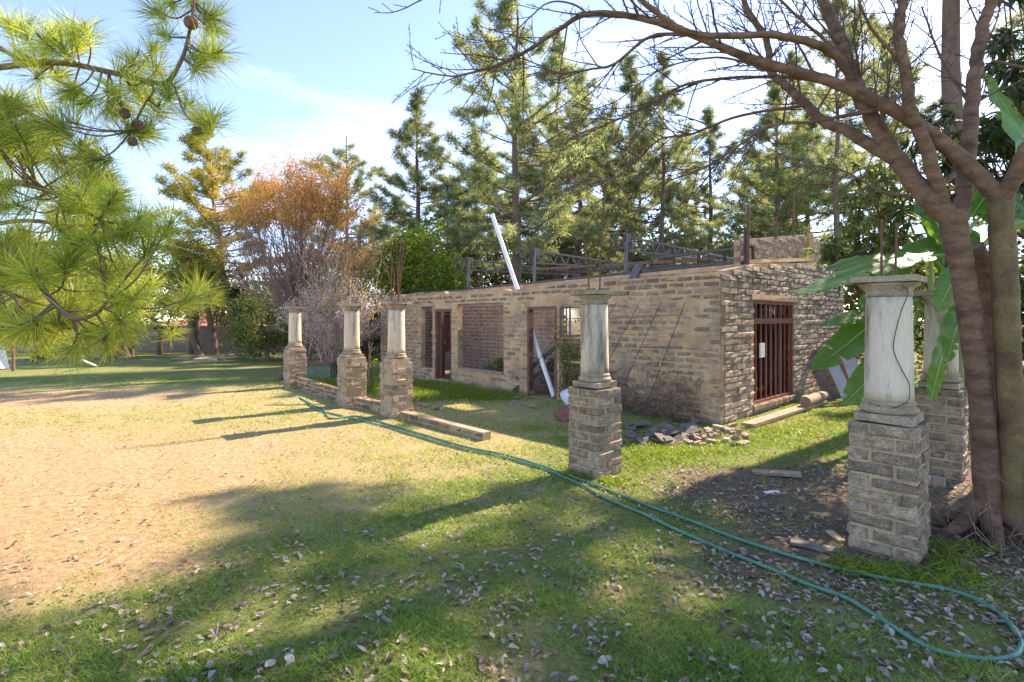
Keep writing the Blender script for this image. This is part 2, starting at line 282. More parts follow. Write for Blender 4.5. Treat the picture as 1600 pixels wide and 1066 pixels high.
# ================================================================== GROUND
DL, DR = Vector((-0.679, 0.734, 0)), Vector((0.734, 0.679, 0))     # along the long wall, along the short wall
UP = Vector((0, 0, 1))
C0 = G(1125, 664)
def ell(x, y, cx, cy, rx, ry): return np.exp(-(((x - cx) / rx) ** 2 + ((y - cy) / ry) ** 2))
def m_dirt(x, y):
    v = 1.0 * ell(x, y, -4.6, 5.2, 2.3, 1.5) + 0.9 * ell(x, y, -3.6, 3.6, 1.5, 0.5) + 0.9 * ell(x, y, -9.5, 10.8, 3.6, 1.5) + 0.75 * ell(x, y, -7.0, 7.0, 2.2, 1.2) + 0.5 * ell(x, y, -3.2, 7.4, 1.4, 1.0)
    return np.clip(1.3 * v * (0.5 + 0.95 * fbm(x, y, 0.8)), 0, 1)
def m_straw(x, y):
    edge = x - (-3.0 + (y - 2.9) * 0.78)                         # left of this line the lawn is sun-bleached
    v = sstep(0.9, -0.9, edge) * sstep(14.5, 11.5, y)
    return np.clip(v * (0.6 + 0.75 * fbm(x, y, 0.7)) + 0.62 * fbm(x, y, 1.6) ** 1.2, 0, 1)
def m_litter(x, y):
    v = 0.95 * ell(x, y, 2.55, 5.3, 1.5, 0.85) + 0.8 * ell(x, y, 3.6, 4.2, 1.6, 1.1) + 0.5 * ell(x, y, 2.0, 3.6, 1.2, 0.5) + 0.9 * ell(x, y, 5.4, 5.4, 1.6, 2.0)
    d = C0 - Vector((0, 0, 0)); q = np.abs((x - d.x) * DR.x + (y - d.y) * DR.y); u = (x - d.x) * DL.x + (y - d.y) * DL.y
    v = v + 0.6 * np.exp(-(((x - 2.6) / 0.9) ** 2 + ((y - 7.6) / 0.5) ** 2))
    inside = ((x - d.x) * DR.x + (y - d.y) * DR.y > 0.1) & (u > 0) & (u < 11)
    v = v + np.where(inside, 0.6, 0)
    return np.clip(v * (0.55 + 0.8 * fbm(x, y, 1.5)) + 0.16 * sstep(0.55, 0.75, fbm(x + 9, y, 1.8)), 0, 1)
def gz(x, y):
    x = np.asarray(x, float); y = np.asarray(y, float)
    return (fbm(x, y, 1.2) - 0.5) * 0.035 * sstep(40, 18, np.abs(x) + np.abs(y)) - 0.004
def axis(lo, hi, d, far):
    a = list(np.arange(lo, hi, d)); k = 1.35; s = d; v = hi
    while v < far: a.append(v); s *= k; v += s
    s = d; v = lo - d
    while v > -far: a.insert(0, v); s *= k; v -= s
    return np.array(a)
xs, ys = axis(-13, 8, 0.14, 600), axis(1.2, 16, 0.14, 600)
gx, gy = np.meshgrid(xs, ys); V = np.stack([gx.ravel(), gy.ravel(), gz(gx, gy).ravel()], 1)
nx, ny = len(xs), len(ys); ii, jj = np.meshgrid(np.arange(nx - 1), np.arange(ny - 1)); a = (jj * nx + ii).ravel()
T = np.concatenate([np.stack([a, a + 1, a + nx + 1], 1), np.stack([a, a + nx + 1, a + nx], 1)])
me = np_mesh('ground', V, T, ground_mat(), smooth=True)
for nm, fn in (('dirt', m_dirt), ('straw', m_straw), ('litter', m_litter)):
    at = me.attributes.new(nm, 'FLOAT', 'POINT'); at.data.foreach_set('value', fn(gx, gy).ravel().astype(np.float32))
tag(link('ground', me), 'wide lawn of dry and green grass around the ruin', None, None, 'structure')

# ================================================================== BRICKS
def brick_mesh(name, l, h, d, mat, cham=0.008, jit=0.004):
    """a rough chamfered brick, 28 triangles"""
    vs = []
    for (y, s) in ((-d / 2, 1), (-d / 2 + cham, 0), (d / 2 - cham, 0), (d / 2, 1)):
        for sx, sz in ((-1, -1), (1, -1), (1, 1), (-1, 1)):
            vs.append((sx * (l / 2 - s * cham) + random.uniform(-jit, jit), y + (random.uniform(-jit, jit) if s else 0), sz * (h / 2 - s * cham) + random.uniform(-jit, jit)))
    fs = [(0, 1, 2, 3), (15, 14, 13, 12)]
    for k in range(3):
        for i in range(4): fs.append((k * 4 + i, k * 4 + 4 + i, k * 4 + 4 + (i + 1) % 4, k * 4 + (i + 1) % 4))
    m = MB(); m.add(vs, fs); return m.mesh(name, mat)
def place_brick(me, c, d, parent, sx=1.0):
    o = bpy.data.objects.new('brick', me); col.objects.link(o); o.parent = parent
    o.location = Vector(c) + Vector((random.uniform(-.004, .004), random.uniform(-.004, .004), random.uniform(-.003, .003))); o.rotation_euler = (random.uniform(-.02, .02), random.uniform(-.01, .01), math.atan2(d.y, d.x)); o.scale = (sx, 1, 1); return o
def merged_bricks(name, items, parent, mat):
    """items: (mesh, centre, dir, scale): joined as one part"""
    m = MB()
    for me, c, d, sx in items:
        q = Vector((-d.y, d.x, 0))
        m.add([c + d * (v.co.x * sx) + q * v.co.y + UP * v.co.z for v in me.vertices], [tuple(p.vertices) for p in me.polygons])
    o = m.build(name, mat, parent, False); o['kind'] = 'stuff'; return o
def brick_wall(root, O, d, n, length, top, thick, openings, mat_core, mat_brick, course=0.106, mod=0.31, bh=0.082, bl=0.285, proud=0.006, indiv=300, skip=None, mat_alt=None, start=0.0, jit=0.004, step=0.62):
    """O: outer corner on the ground; d: along; n: inward normal; top(u): height; openings: (u0,u1,z0,z1)"""
    m = MB(); edges = {start, length}
    for a, b, _, _ in openings: edges |= {a, b}
    k = start
    while k < length: edges.add(round(k, 3)); k += step
    edges = sorted(e for e in edges if start <= e <= length)
    for a, b in zip(edges, edges[1:]):
        if b - a < 1e-3: continue
        mid = (a + b) / 2; iv = [(-0.15, top(mid))]
        for (u0, u1, z0, z1) in openings:
            if u0 < mid < u1:
                iv = [q for (p0, p1) in iv for q in ((p0, min(p1, z0)), (max(p0, z1), p1)) if q[1] - q[0] > 1e-3]
        for z0, z1 in iv:
            za, zb = (top(a + 1e-4), top(b - 1e-4)) if z1 == top(mid) else (z1, z1)
            m.add([O + d * uu + n * nn + UP * zz for nn in (0, thick) for uu, zz in ((a, z0), (b, z0), (b, zb), (a, za))], [(0, 1, 2, 3), (7, 6, 5, 4), (0, 4, 5, 1), (1, 5, 6, 2), (2, 6, 7, 3), (3, 7, 4, 0)])
    core = m.build('wall', mat_core, root)
    dep = thick + 2 * proud
    var = [brick_mesh('brick', bl, bh, dep, mat_brick, 0.01, jit) for _ in range(7)]
    alt = [brick_mesh('brick', bl, bh, dep, mat_alt, 0.01, jit) for _ in range(5)] if mat_alt else var
    items = []; kz = 0; hmax = max(top(u) for u in edges)
    while (kz + 0.9) * course < hmax:
        z = (kz + 0.5) * course; u = start - (0 if kz % 2 else mod / 2)
        while u < length:
            segs = [(max(u, start) , min(u + mod, length))]
            for (u0, u1, z0, z1) in openings:
                if z0 - course * .45 < z < z1 + course * .45:
                    segs = [q for (p0, p1) in segs for q in ((p0, min(p1, u0)), (max(p0, u1), p1)) if q[1] - q[0] > 1e-3]
            for p0, p1 in segs:
                if p1 - p0 < 0.07 or z + course * 0.4 > top((p0 + p1) / 2) + 0.001: continue
                uc = (p0 + p1) / 2
                if skip and random.random() < skip(uc, z): continue
                near_top = z > top(uc) - 2.6 * course
                sx = max(0.2, (p1 - p0 - (mod - bl))) / bl
                items.append((random.choice(alt if (mat_alt and near_top) else var), O + d * uc + n * (thick / 2 + random.uniform(-.3, .3) * proud) + UP * (z + random.uniform(-.004, .004)), d, sx))
            u += mod
        kz += 1
    cpos = Vector((0, 0, EYE)); items.sort(key=lambda t: (t[1] - cpos).length)
    for me, c, dd, sx in items[:indiv]: place_brick(me, c, dd, core, sx)
    rest = items[indiv:]
    if rest:
        r1 = [t for t in rest if t[0] in var]; r2 = [t for t in rest if t[0] not in var]
        if r1: merged_bricks('far_bricks', r1, core, mat_brick)
        if r2: merged_bricks('far_bricks', r2, core, mat_alt)
    return core

# ================================================================== THE RUIN
def ufront(px):
    X = (px - CX) / F; return (C0.x - C0.y * X) / (-DL.x + DL.y * X)
def tside(px):
    X = (px - CX) / F; return (X * C0.y - C0.x) / (DR.x - DR.y * X)
def zfront(px, py): d = (C0 + DL * ufront(px)).y; return EYE + (HY - py) / F * d
def zside(px, py): d = (C0 + DR * tside(px)).y; return EYE + (HY - py) / F * d
TH = 0.15
ruin = thing('ruined_house', C0, 'roofless ruined house of grey cement bricks with sandy mortar and empty openings', 'house')
LEN = ufront(595)
d2 = (ufront(870), ufront(824), -0.2, zfront(846, 479)); d1 = (ufront(705.5), ufront(679), 0.06, zfront(690, 483))
w1 = (ufront(787), ufront(715), zfront(750, 581), zfront(750, 474)); w0 = (ufront(676), ufront(658), zfront(667, 575), zfront(667, 479))
w2 = (ufront(940), ufront(874), zfront(890, 612), zfront(900, 476))
hf = zfront(1120, 425); hl = zfront(600, 467)
topf = lambda u: hf + (hl - hf) * u / LEN - (0.05 if 4.6 < u < 5.1 else 0)
def skf(u, z):
    p = 0.03
    if abs(z - 1.95) < 0.18 and u > 2: p = 0.55
    for o in (d1, d2, w1, w2):
        if o[0] - 0.28 < u < o[1] + 0.28 and z < o[3] + 0.25: p = max(p, 0.5)
    if 0.3 < u < 0.75 and 1.2 < z < 2.0: p = 0.6
    return p
opens = [d1, d2, w0, w1, w2]
brick_wall(ruin, C0, DL, DR, LEN, topf, TH, opens, MT['mortar'], MT['brick'], bh=0.072, bl=0.266, proud=0.006, skip=skf, mat_alt=MT['brick_top'], jit=0.010)
# short wall with the barred door
ga, gb = tside(1177), tside(1240); gz0, gz1 = zside(1174, 634), zside(1200, 471)
SL = 6.6
ts = tside(1187)
HS = zside(1187, 410)
tops = lambda t: float(np.interp(t, [0, ts, tside(1281), 20], [hf + .01, HS - .02, 2.97, 3.0]))
brick_wall(ruin, C0, DR, DL, SL, tops, TH, [(ga, gb, gz0, gz1)], MT['mortar_grey'], MT['brick_side'], bh=0.092, bl=0.29, proud=0.02, mat_alt=MT['brick_side'], start=TH + 0.001, jit=0.010, step=0.31)
# taller piece of wall behind the short wall, framed in timber
tp0, tp1 = tside(1183), tside(1281)
hp = EYE + (HY - 364) / F * (C0 + DR * tp1).y
O3 = C0 + DL * 0.3 + DR * tp0
brick_wall(ruin, O3 - DR * 0.0, DR, DL, tp1 - tp0, lambda u: float(np.interp(u, [0, tp1 - tp0], [EYE + (HY - 374) / F * O3.y, EYE + (HY - 366) / F * (O3 + DR * (tp1 - tp0)).y])), 0.12, [], MT['mortar_grey'], MT['brick_top'], indiv=60, proud=0.008, bh=0.094, bl=0.3)
# inner wall of the verandah
OI = C0 + DR * ts
hi = zside(1187, 409)
iop = [(ufront(712), ufront(655), 0.0, 2.0), (2.7, 3.6, 0.9, 2.05)]
ui = lambda px: (lambda X: (OI.x - OI.y * X) / (-DL.x + DL.y * X))((px - CX) / F)
iop = [(ui(712), ui(655), 0.0, 1.95), (0.165, 1.6, -0.2, 2.15)]
brick_wall(ruin, OI, DL, DR, LEN, lambda u: hi - 0.10 * u / LEN * 2, TH, iop, MT['mortar'], MT['brick_inner'], indiv=160, proud=0.012, bh=.078, bl=.275, start=0.16, mat_alt=MT['brick_red'], jit=.009)
# rear and far end walls
OB = C0 + DR * SL
brick_wall(ruin, OB, DL, DR, LEN, lambda u: 2.6, TH, [(6.5, 8.0, 0.8, 2.0)], MT['mortar_grey'], MT['brick_side'], indiv=0, start=0.0)
OE = C0 + DL * (LEN - TH)
brick_wall(ruin, OE, DR, DL, SL, lambda t: hl + min(1, t / ts) * 0.3, TH, [], MT['mortar_grey'], MT['brick_far'], indiv=0, start=TH + .001)
# wall plate (steel channel) on the inner wall
m = MB(); m.bar(OI + DL * 0.2 + DR * 0.07 + UP * (hi + 0.035), OI + DL * (LEN - 0.1) + DR * 0.07 + UP * (hi - 0.20 + 0.035), 0.12, 0.05); m.build('wall_plate', MT['steel'], ruin)
m = MB(); a = C0 + DR * tp0 + DL * 0.2; b = C0 + DR * tp1 + DL * 0.2
za, zb = tops(tp0) + 0.06, tops(tp1) + 0.10
m.bar(a + UP * za, b + UP * zb, 0.08, 0.07); m.build('timber_rail', MT['timber_new'], ruin)
m = MB(); m.bar(b + UP * (zb - .05), b + UP * (hp + 0.02), 0.08, 0.09); m.build('timber_post', MT['timber_new'], ruin)
m = MB(); m.bar(a + UP * (za - .3), a + UP * (za + 0.55), 0.06, 0.06); m.build('steel_post', MT['steel'], ruin)
# stub of masonry at the end of that wall
brick_wall(ruin, C0 + DR * (tp1 + 0.12) + DL * 0.3, DR, DL, 0.9, lambda u: hp - 0.03, 0.12, [], MT['mortar_grey'], MT['brick_side'], indiv=40, proud=0.01)
# rusty posts standing on the wall
for px, y0, y1 in ((1178, 408, 322), (1248, 362, 300), (1221, 366, 338)):
    t = tside(px); base = C0 + DR * t + DL * 0.1; zz = lambda py: EYE + (HY - py) / F * base.y
    m = MB(); m.tube([base + UP * (zz(y0) - .1), base + UP * zz(y1)], 0.022, 6)
    m.build('rusty_post', MT['rust'], ruin)
# door frames
def frame(name, u0, u1, z0, z1, mat, w=0.06, dep=0.10, off=0.02, sill=False):
    m = MB(); b = lambda u, z: C0 + DL * u + DR * (off + dep / 2) + UP * z
    m.bar(b(u0 + w / 2, z0), b(u0 + w / 2, z1), w, dep, DR); m.bar(b(u1 - w / 2, z0), b(u1 - w / 2, z1), w, dep, DR)
    m.bar(b(u0 + w, z1 - w / 2), b(u1 - w, z1 - w / 2), dep, w)
    if sill: m.bar(b(u0 + w, z0 + w / 2), b(u1 - w, z0 + w / 2), dep, w)
    return m.build(name, mat, ruin)
frame('door_frame', d1[0], d1[1], 0, d1[3], MT['brownpaint'], 0.07, 0.13, 0.01); frame('door_frame', d2[0], d2[1], 0, d2[3], MT['brownpaint'], 0.06, 0.14, -0.012)
# open brown door leaf in the far doorway
m = MB(); hinge = C0 + DL * (d1[1] - 0.08) + DR * 0.16; dd = (DR * 0.70 + DL * 0.72).normalized(); m.box(hinge + dd * 0.3 + UP * 1.0, (0.3, 0.02, 0.93), (dd, dd.cross(UP), UP)); dl_ = m.build('door', MT['brownpaint'], ruin)
m = MB(); m.tube([hinge + dd * 0.5 + UP * 1.0 - DL * .06, hinge + dd * 0.5 + UP * 1.12 - DL * .06], 0.012, 6); m.build('handle', MT['zinc'], dl_)
# steel window beside the near doorway: three panes
wf = frame('window', w2[0], w2[1], w2[2], w2[3], MT['timber_new'], 0.05, 0.06, 0.04, True)
h3 = (w2[3] - w2[2]); um = (w2[0] + w2[1]) / 2
for k in (0.34, 0.62):
    m = MB(); m.bar(C0 + DL * (w2[0] + .05) + DR * 0.07 + UP * (w2[2] + h3 * k), C0 + DL * (w2[1] - .05) + DR * .07 + UP * (w2[2] + h3 * k), 0.05, 0.045); m.build('transom', MT['timber_new'], wf)
m = MB(); m.bar(C0 + DL * um + DR * 0.07 + UP * (w2[2] + .05), C0 + DL * um + DR * .07 + UP * (w2[3] - .05), 0.05, 0.045, DR); m.build('mullion', MT['timber_new'], wf)
for (u0, u1) in ((w2[0] + .05, um - .03), (um + .03, w2[1] - .05)):
    m = MB(); m.box(C0 + DL * ((u0 + u1) / 2) + DR * .075 + UP * (w2[2] + h3 * .81), ((u1 - u0) / 2, 0.003, h3 * .16), (DL, DR, UP)); m.build('pane', MT['glass'], wf)
# open grey sash
m = MB(); s0 = C0 + DL * (w2[1] - .05) - DR * .02 + UP * (w2[2] + h3 * .64); sd = (-DL * 0.93 - DR * 0.36).normalized(); wsh = .42
for (p, q) in (((0, 0), (wsh, 0)), ((wsh, 0), (wsh, h3 * .33)), ((wsh, h3 * .33), (0, h3 * .33)), ((0, h3 * .33), (0, 0))): m.bar(s0 + sd * p[0] + UP * p[1], s0 + sd * q[0] + UP * q[1], 0.035)
m.build('sash', MT['greysteel'], wf)
# barred door in the short wall
def gp(t, z, off=0.05): return C0 + DR * t + DL * off + UP * z
gate = MB(); w = 0.055
for t in (ga + w / 2, gb - w / 2): gate.bar(gp(t, gz0), gp(t, gz1), w, 0.08, DL)
zt = EYE + (HY - 502) / F * (C0 + DR * ga).y
for z in (gz0 + w / 2, gz1 - w / 2): gate.bar(gp(ga + w, z), gp(gb - w, z), 0.08, w)
gate.bar(gp(ga + w, zt), gp(gb - w, zt), 0.07, 0.10)
go = gate.build('barred_door', MT['redpaint'], ruin)
nb = 8
for k in range(nb):
    t = ga + w + (gb - ga - 2 * w) * (k + 0.5) / nb
    m = MB(); m.bar(gp(t, gz0 + w, 0.03), gp(t, gz1 - w, 0.03), 0.03, 0.02, DL); m.build('bar', MT['redpaint'], go)
t = ga + (gb - ga) * 0.735
m = MB(); m.bar(gp(t, gz0 + w, 0.075), gp(t, gz1 - w, 0.075), 0.05, 0.05, DL); m.build('stile', MT['brownpaint'], go)
for k, (a, b) in enumerate(((ga + w, t - .03), (t + .03, gb - w))):
    for z0, z1 in ((gz0 + w, zt - .05), (zt + .05, gz1 - w)):
        m = MB(); m.box(gp((a + b) / 2, (z0 + z1) / 2, 0.10), ((b - a) / 2, 0.003, (z1 - z0) / 2), (DR, DL, UP)); m.build('pane', MT['glass'], go)
m = MB(); m.box(gp(ga + 0.42, 1.13, 0.012), (0.10, 0.012, 0.13), (DR, DL, UP)); m.build('lock_plate', MT['white'], go)
# lintel plaster above it, brick sill below, sill of the wide window
m = MB(); m.box(gp((ga + gb) / 2, gz1 + 0.06, 0.055), ((gb - ga) / 2 + 0.12, 0.09, 0.055), (DR, DL, UP), 0.01); m.build('lintel', MT['mortar'], ruin)
sill_me = [brick_mesh('brick', 0.10, 0.09, 0.2, MT['brick_pale'], 0.01, 0.006) for _ in range(4)]
sl = MB(); sl.box(gp((ga + gb) / 2, gz0 - 0.06, 0.06), ((gb - ga) / 2 + .06, 0.085, 0.035), (DR, DL, UP)); so = sl.build('sill', MT['mortar_grey'], ruin)
nk = int((gb - ga + .1) / 0.115)
for k in range(nk): place_brick(random.choice(sill_me), gp(ga - .05 + 0.115 * (k + .5), gz0 - 0.055, 0.05), DR, so)
sl = MB(); sl.box(C0 + DL * ((w1[0] + w1[1]) / 2) + DR * .06 + UP * (w1[2] + 0.02), ((w1[1] - w1[0]) / 2 - .002, 0.11, 0.022), (DL, DR, UP), 0.008); sl.build('sill', MT['stone'], ruin)
# broken coping on the far stretch of the long wall
for k in range(9):
    u = ufront(690) + k * 0.36; m = MB(); m.box(C0 + DL * u + DR * .08 + UP * (topf(u) + 0.03), (0.15, 0.07, 0.03 + random.random() * .025), (DL, DR, UP), 0.02); m.build('coping_fragment', MT['brick_pale'], ruin)
# slatted blind in the opening of the inner wall
bl = thing('slatted_blind', OI + DL * ui(700) + DR * 0.5, 'dark brown slatted blind hanging inside beyond the far doorway', 'blind')
bu0, bu1 = ui(706) - .6, ui(648)
m = MB(); m.bar(OI + DL * bu0 + DR * .5 + UP * 1.92, OI + DL * bu1 + DR * .5 + UP * 1.92, 0.06, 0.06); m.build('head_rail', MT['brownpaint'], bl)
sm = MB(); sm.box((0, 0, 0), ((bu1 - bu0) / 2, 0.012, 0.034)); sme = sm.mesh('slat', MT['brownpaint'])
for k in range(15):
    o = link('slat', sme, bl, False); o.location = OI + DL * ((bu0 + bu1) / 2) + DR * .5 + UP * (1.82 - k * 0.083) - bl.location; o.rotation_euler = (0.35, 0, math.atan2(DL.y, DL.x))

# ================================================================== ROOF TRUSSES
def zinner(u): return hi - 0.2 * u / LEN + 0.06
def truss(px, ytop, label, length, nweb, dep=0.34):
    u = ui(px); base = OI + DL * u + DR * 0.07; z0 = zinner(u); zt = EYE + (HY - ytop) / F * base.y
    root = thing('roof_truss', base + UP * z0, label, 'truss', 'steel trusses on the inner wall')
    m = MB(); m.bar(base + UP * z0, base + UP * (zt + 0.03), 0.07, 0.06, DR); m.build('post', MT['greysteel'], root)
    m = MB(); m.box(base + DR * 0.05 + UP * (zt - 0.04), (0.14, 0.012, 0.10), (DR, DL, UP)); m.build('gusset', MT['steel'], root)
    tp = lambda s: base + DL * 0.07 + DR * s + UP * (zt - 0.012 * max(0, s))
    bt = lambda s: base + DL * 0.07 + DR * s + UP * (zt - dep + 0.03 * max(0, s))
    s0 = -0.45
    m = MB(); m.bar(tp(s0), tp(length), 0.05, 0.05); m.build('top_chord', MT['steel'], root)
    m = MB(); m.bar(bt(s0), bt(length), 0.05, 0.05); m.build('bottom_chord', MT['steel'], root)
    for s in (s0, length):
        m = MB(); m.bar(tp(s), bt(s), 0.035); m.build('end_post', MT['steel'], root)
    st = (length - s0) / nweb
    for k in range(nweb):
        a = s0 + st * k
        m = MB(); m.bar(tp(a + st * .08), bt(a + st * .5), 0.045, 0.035, DL); m.build('web', MT['steel'], root)
        m = MB(); m.bar(bt(a + st * .5), tp(a + st * .95), 0.022, 0.022, DL); m.build('web', MT['greysteel'], root)
    # far support on the rear wall
    e = base + DR * (SL - ts - 0.05)
    m = MB(); m.bar(Vector((e.x, e.y, 2.55)), Vector((e.x, e.y, bt(min(length, SL - ts)).z)), 0.035); m.build('rear_post', MT['greysteel'], root)
    return root
truss(975, 368, 'dark steel lattice truss nearest the barred door, its post highest', 5.6, 12)
truss(832, 391, 'dark steel lattice truss in the middle of the three, right of the white pipe', 5.6, 12)
truss(729, 405, 'dark steel lattice truss farthest from the barred door, by the bright green tree', 5.4, 12)
# purlins and loose beams lying across the trusses
def beam(a, b, w, h, mat, label, name='roof_beam'):
    m = MB(); mid = (a + b) / 2; m.bar(a, b, w, h); o = m.build(name, mat); tag(o, label, 'beam', 'beams lying over the ruin'); return o
ua, ub = ui(985), ui(832)
zA = EYE + (HY - 380) / F * (OI + DL * ua).y
for s, dz, mat, lab in ((2.9, -0.16, 'timber_red', 'reddish timber beam spanning two trusses halfway back'), (4.3, -0.16, 'steel', 'dark steel beam spanning the trusses towards the rear wall')):
    b0 = OI + DL * (ua - .5) + DR * s; b1 = OI + DL * (ui(729) + .2) + DR * s
    beam(b0 + UP * (zA + dz), b1 + UP * (EYE + (HY - 404) / F * (OI + DL * ui(729)).y + 0.02 + dz), 0.05, 0.085, MT[mat], lab)
# low steel railing on the wall plate towards the barred door
rt = thing('steel_rail_frame', OI + DL * 0.3 + UP * hi, 'low dark steel rail frame standing on the inner wall beside the highest truss', 'rail frame')
u0_, u1_ = 0.15, ui(1015)
m = MB(); m.bar(OI + DL * u0_ + DR * .07 + UP * (hi + 0.30), OI + DL * u1_ + DR * .07 + UP * (zinner(u1_) + 0.24), 0.05, 0.05); m.build('top_rail', MT['steel'], rt)
for k in range(5):
    u = u0_ + (u1_ - u0_) * k / 4; m = MB(); m.bar(OI + DL * u + DR * .07 + UP * zinner(u), OI + DL * u + DR * .07 + UP * (zinner(u) + 0.25), 0.035); m.build('upright', MT['steel'], rt)
# grey offcuts leaning on the wall plate
for px, lab in ((993, 'grey timber offcut leaning on the wall plate, the one nearer the barred door'), (987, 'grey timber offcut leaning on the wall plate, the one nearer the highest truss')):
    u = ui(px); b0 = OI + DL * u + DR * -0.12 + UP * (hf + 0.02); m = MB(); m.bar(b0, b0 + DR * .16 - DL * .12 + UP * 0.42, 0.09, 0.03, DR); tag(m.build('timber_offcut', MT['greysteel']), lab, 'offcut', 'grey offcuts on the wall')

# ================================================================== COLUMNS
PS, PC = 0.43, 0.095
ped_var = [brick_mesh('brick', 0.268, 0.072, 0.136, MT['brick_ped'], 0.012, 0.007) for _ in range(8)]
pale_var = [brick_mesh('brick', 0.278, 0.080, 0.133, MT['brick_pale'], 0.012, 0.012) for _ in range(8)]
def column(cx, cy, label, pale=False, courses=10, rods=(), shaft=True, worn=0.0, extra=0.0, group='columns in a row beside the ruin', cap=True, sc=1.0):
    base = G(cx, cy); c = base + (DL + DR) * (PS / 2)
    root = thing('column', c, label, 'column', group)
    hp_ = courses * PC
    m = MB(); m.box(c + UP * (hp_ / 2 - 0.06), (PS / 2 - .014, PS / 2 - .014, hp_ / 2 + 0.05), (DL, DR, UP)); ped = m.build('pedestal', MT['mortar_ped'] if not pale else MT['mortar_grey'], root)
    for k in range(courses):
        z = (k + .5) * PC
        for q in range(4):
            ax = [DL, DR, -DL, -DR][q]; nn = [DR, -DL, -DR, DL][q]; sgn = 1 if k % 2 else -1
            cc = c + nn * (PS / 2 - 0.0665) + ax * (sgn * (PS / 2 - 0.1415)) + UP * z
            if random.random() < worn: cc = cc - nn * 0.014
            var = pale_var if (pale and random.random() < .8) else ped_var
            place_brick(random.choice(var), cc, ax, ped)
    z = hp_
    m = MB(); m.box(c + UP * (z + .032), (0.175, 0.175, 0.03), (DL, DR, UP), 0.006); m.build('plinth', MT['stone'], root)
    z += 0.062
    prof = [(0.10, 0)] + [(0.142 + 0.027 * math.sin(a), 0.028 - 0.028 * math.cos(a)) for a in np.linspace(0.1, math.pi - .1, 8)] + [(0.147, 0.062), (0.152, 0.067), (0.152, 0.085), (0.142, 0.094), (0.12, 0.095)]
    m = MB(); m.lathe([(r * 1.08, zz) for r, zz in prof], c + UP * z, 32); m.build('base_moulding', MT['stone'], root)
    z += 0.095; hs_ = 0.755
    m = MB(); m.lathe([(0.152 - 0.012 * (i / 10) ** 1.5, hs_ * i / 10) for i in range(11)], c + UP * z, 36, 0.004); m.build('shaft', MT['shaft'], root)
    z += hs_
    m = MB(); m.lathe([(0.142, 0), (0.150, 0.008), (0.150, 0.022), (0.142, 0.03), (0.145, 0.05), (0.172, 0.078), (0.186, 0.092), (0.186, 0.10)], c + UP * (z + .001), 32, 0.006); m.build('capital', MT['stone'], root)
    z += 0.102
    if cap: m = MB(); m.box(c + UP * (z + .025), (0.20, 0.20, 0.024), (DL, DR, UP), 0.006); m.build('abacus', MT['stone'], root)
    z += 0.05
    for (dx, dy, l, lx, ly) in rods:
        p = c + DL * dx + DR * dy + UP * (z - .03)
        m = MB(); m.tube(spline([p, p + UP * l * .5 + Vector((lx * .35, ly * .3, 0)), p + UP * l + Vector((lx, ly, 0))], 4), 0.009 if l < 1.25 else 0.008, 5); m.build('rebar', MT['rust'], root)
    return root, c
colN, cN = column(1437, 888, 'whitewashed column on a grey brick pedestal beside the bare tree, cable down its shaft', rods=((.04, -.02, .46, 0, 0), (-.05, -.05, .42, 0.01, 0)))
col4, c4 = column(935, 751, 'whitewashed stained column on a brick pedestal standing alone before the trellis wall', rods=((.06, -.02, .66, -.07, 0), (-.05, .02, 1.15, .06, .05)))
col3, c3 = column(612, 655, 'whitewashed column on a crumbling pedestal with a sheaf of thin rods on top', True, rods=[(random.uniform(-.08, .08), random.uniform(-.08, .08), random.uniform(.9, 1.4), -.1 + .05 * k, .05) for k in range(6)] + [(.08, 0, 1.0, -.28, 0)], worn=.4)
col2, c2 = column(541, 637, 'whitewashed column with a dark stain on a crumbling pedestal, between two other columns', True, worn=.5)
col1, c1 = column(452, 607, 'whitewashed column at the end of the low wall, farthest from the bare tree', True, worn=.3)
col6, c6 = column(1506, 752, 'half hidden column behind the bare tree and banana leaves', rods=(), group='columns in a row beside the ruin')
# hanging cable on the near column
m = MB(); rr = 0.165; aa = math.atan2(-c1.y, -0.4)
pts = []
tocam = Vector((-cN.x, -cN.y, 0)).normalized(); side = Vector((-tocam.y, tocam.x, 0))
for (sx, z) in ((.07, 1.92), (.11, 1.86), (.07, 1.72), (.03, 1.52), (.035, 1.42), (.08, 1.30), (.115, 1.22), (.12, 1.14), (.10, 1.08), (0.0, 1.03), (-.12, 1.06)):
    dpt = math.sqrt(max(0.0, .168 ** 2 - sx ** 2)); pts.append(cN + side * sx + tocam * dpt + UP * (z + .03))
m.tube(spline(pts, 5), 0.0035, 5); tag(m.build('cable', MT['steel']), 'thin dark cable hanging down the shaft of the column beside the bare tree', 'cable')

# ================================================================== LOW WALLS between the columns
kerb_var = [brick_mesh('brick', 0.275, 0.075, 0.14, MT['brick_kerb'], 0.012, 0.010) for _ in range(6)]
def low_wall(a, b, h, label):
    d = (b - a).normalized(); L_ = (b - a).length; n = Vector((-d.y, d.x, 0)); root = thing('low_brick_wall', (a + b) / 2, label, 'low wall', 'low walls between the columns')
    m = MB(); m.box((a + b) / 2 + UP * (h / 2 - .08), (L_ / 2, 0.068, h / 2 + .065), (d, n, UP)); core = m.build('core', MT['mortar_grey'], root)
    nc = max(1, round(h / 0.09))
    for k in range(nc):
        u = -0.15 if k % 2 else 0.0
        while u < L_ - .08:
            p0, p1 = max(u, 0), min(u + .29, L_)
            if p1 - p0 > 0.09: place_brick(random.choice(kerb_var), a + d * ((p0 + p1) / 2) + UP * ((k + .5) * h / nc), d, core, (p1 - p0 - .015) / .275)
            u += .29
o_ = (PS / 2 + .02)
low_wall(c1 - DL * o_, c2 + DL * o_, 0.27, 'low brick wall between the end column and the stained column')
low_wall(c2 - DL * o_, c3 + DL * o_, 0.20, 'short low brick wall between the stained column and the column with rods')
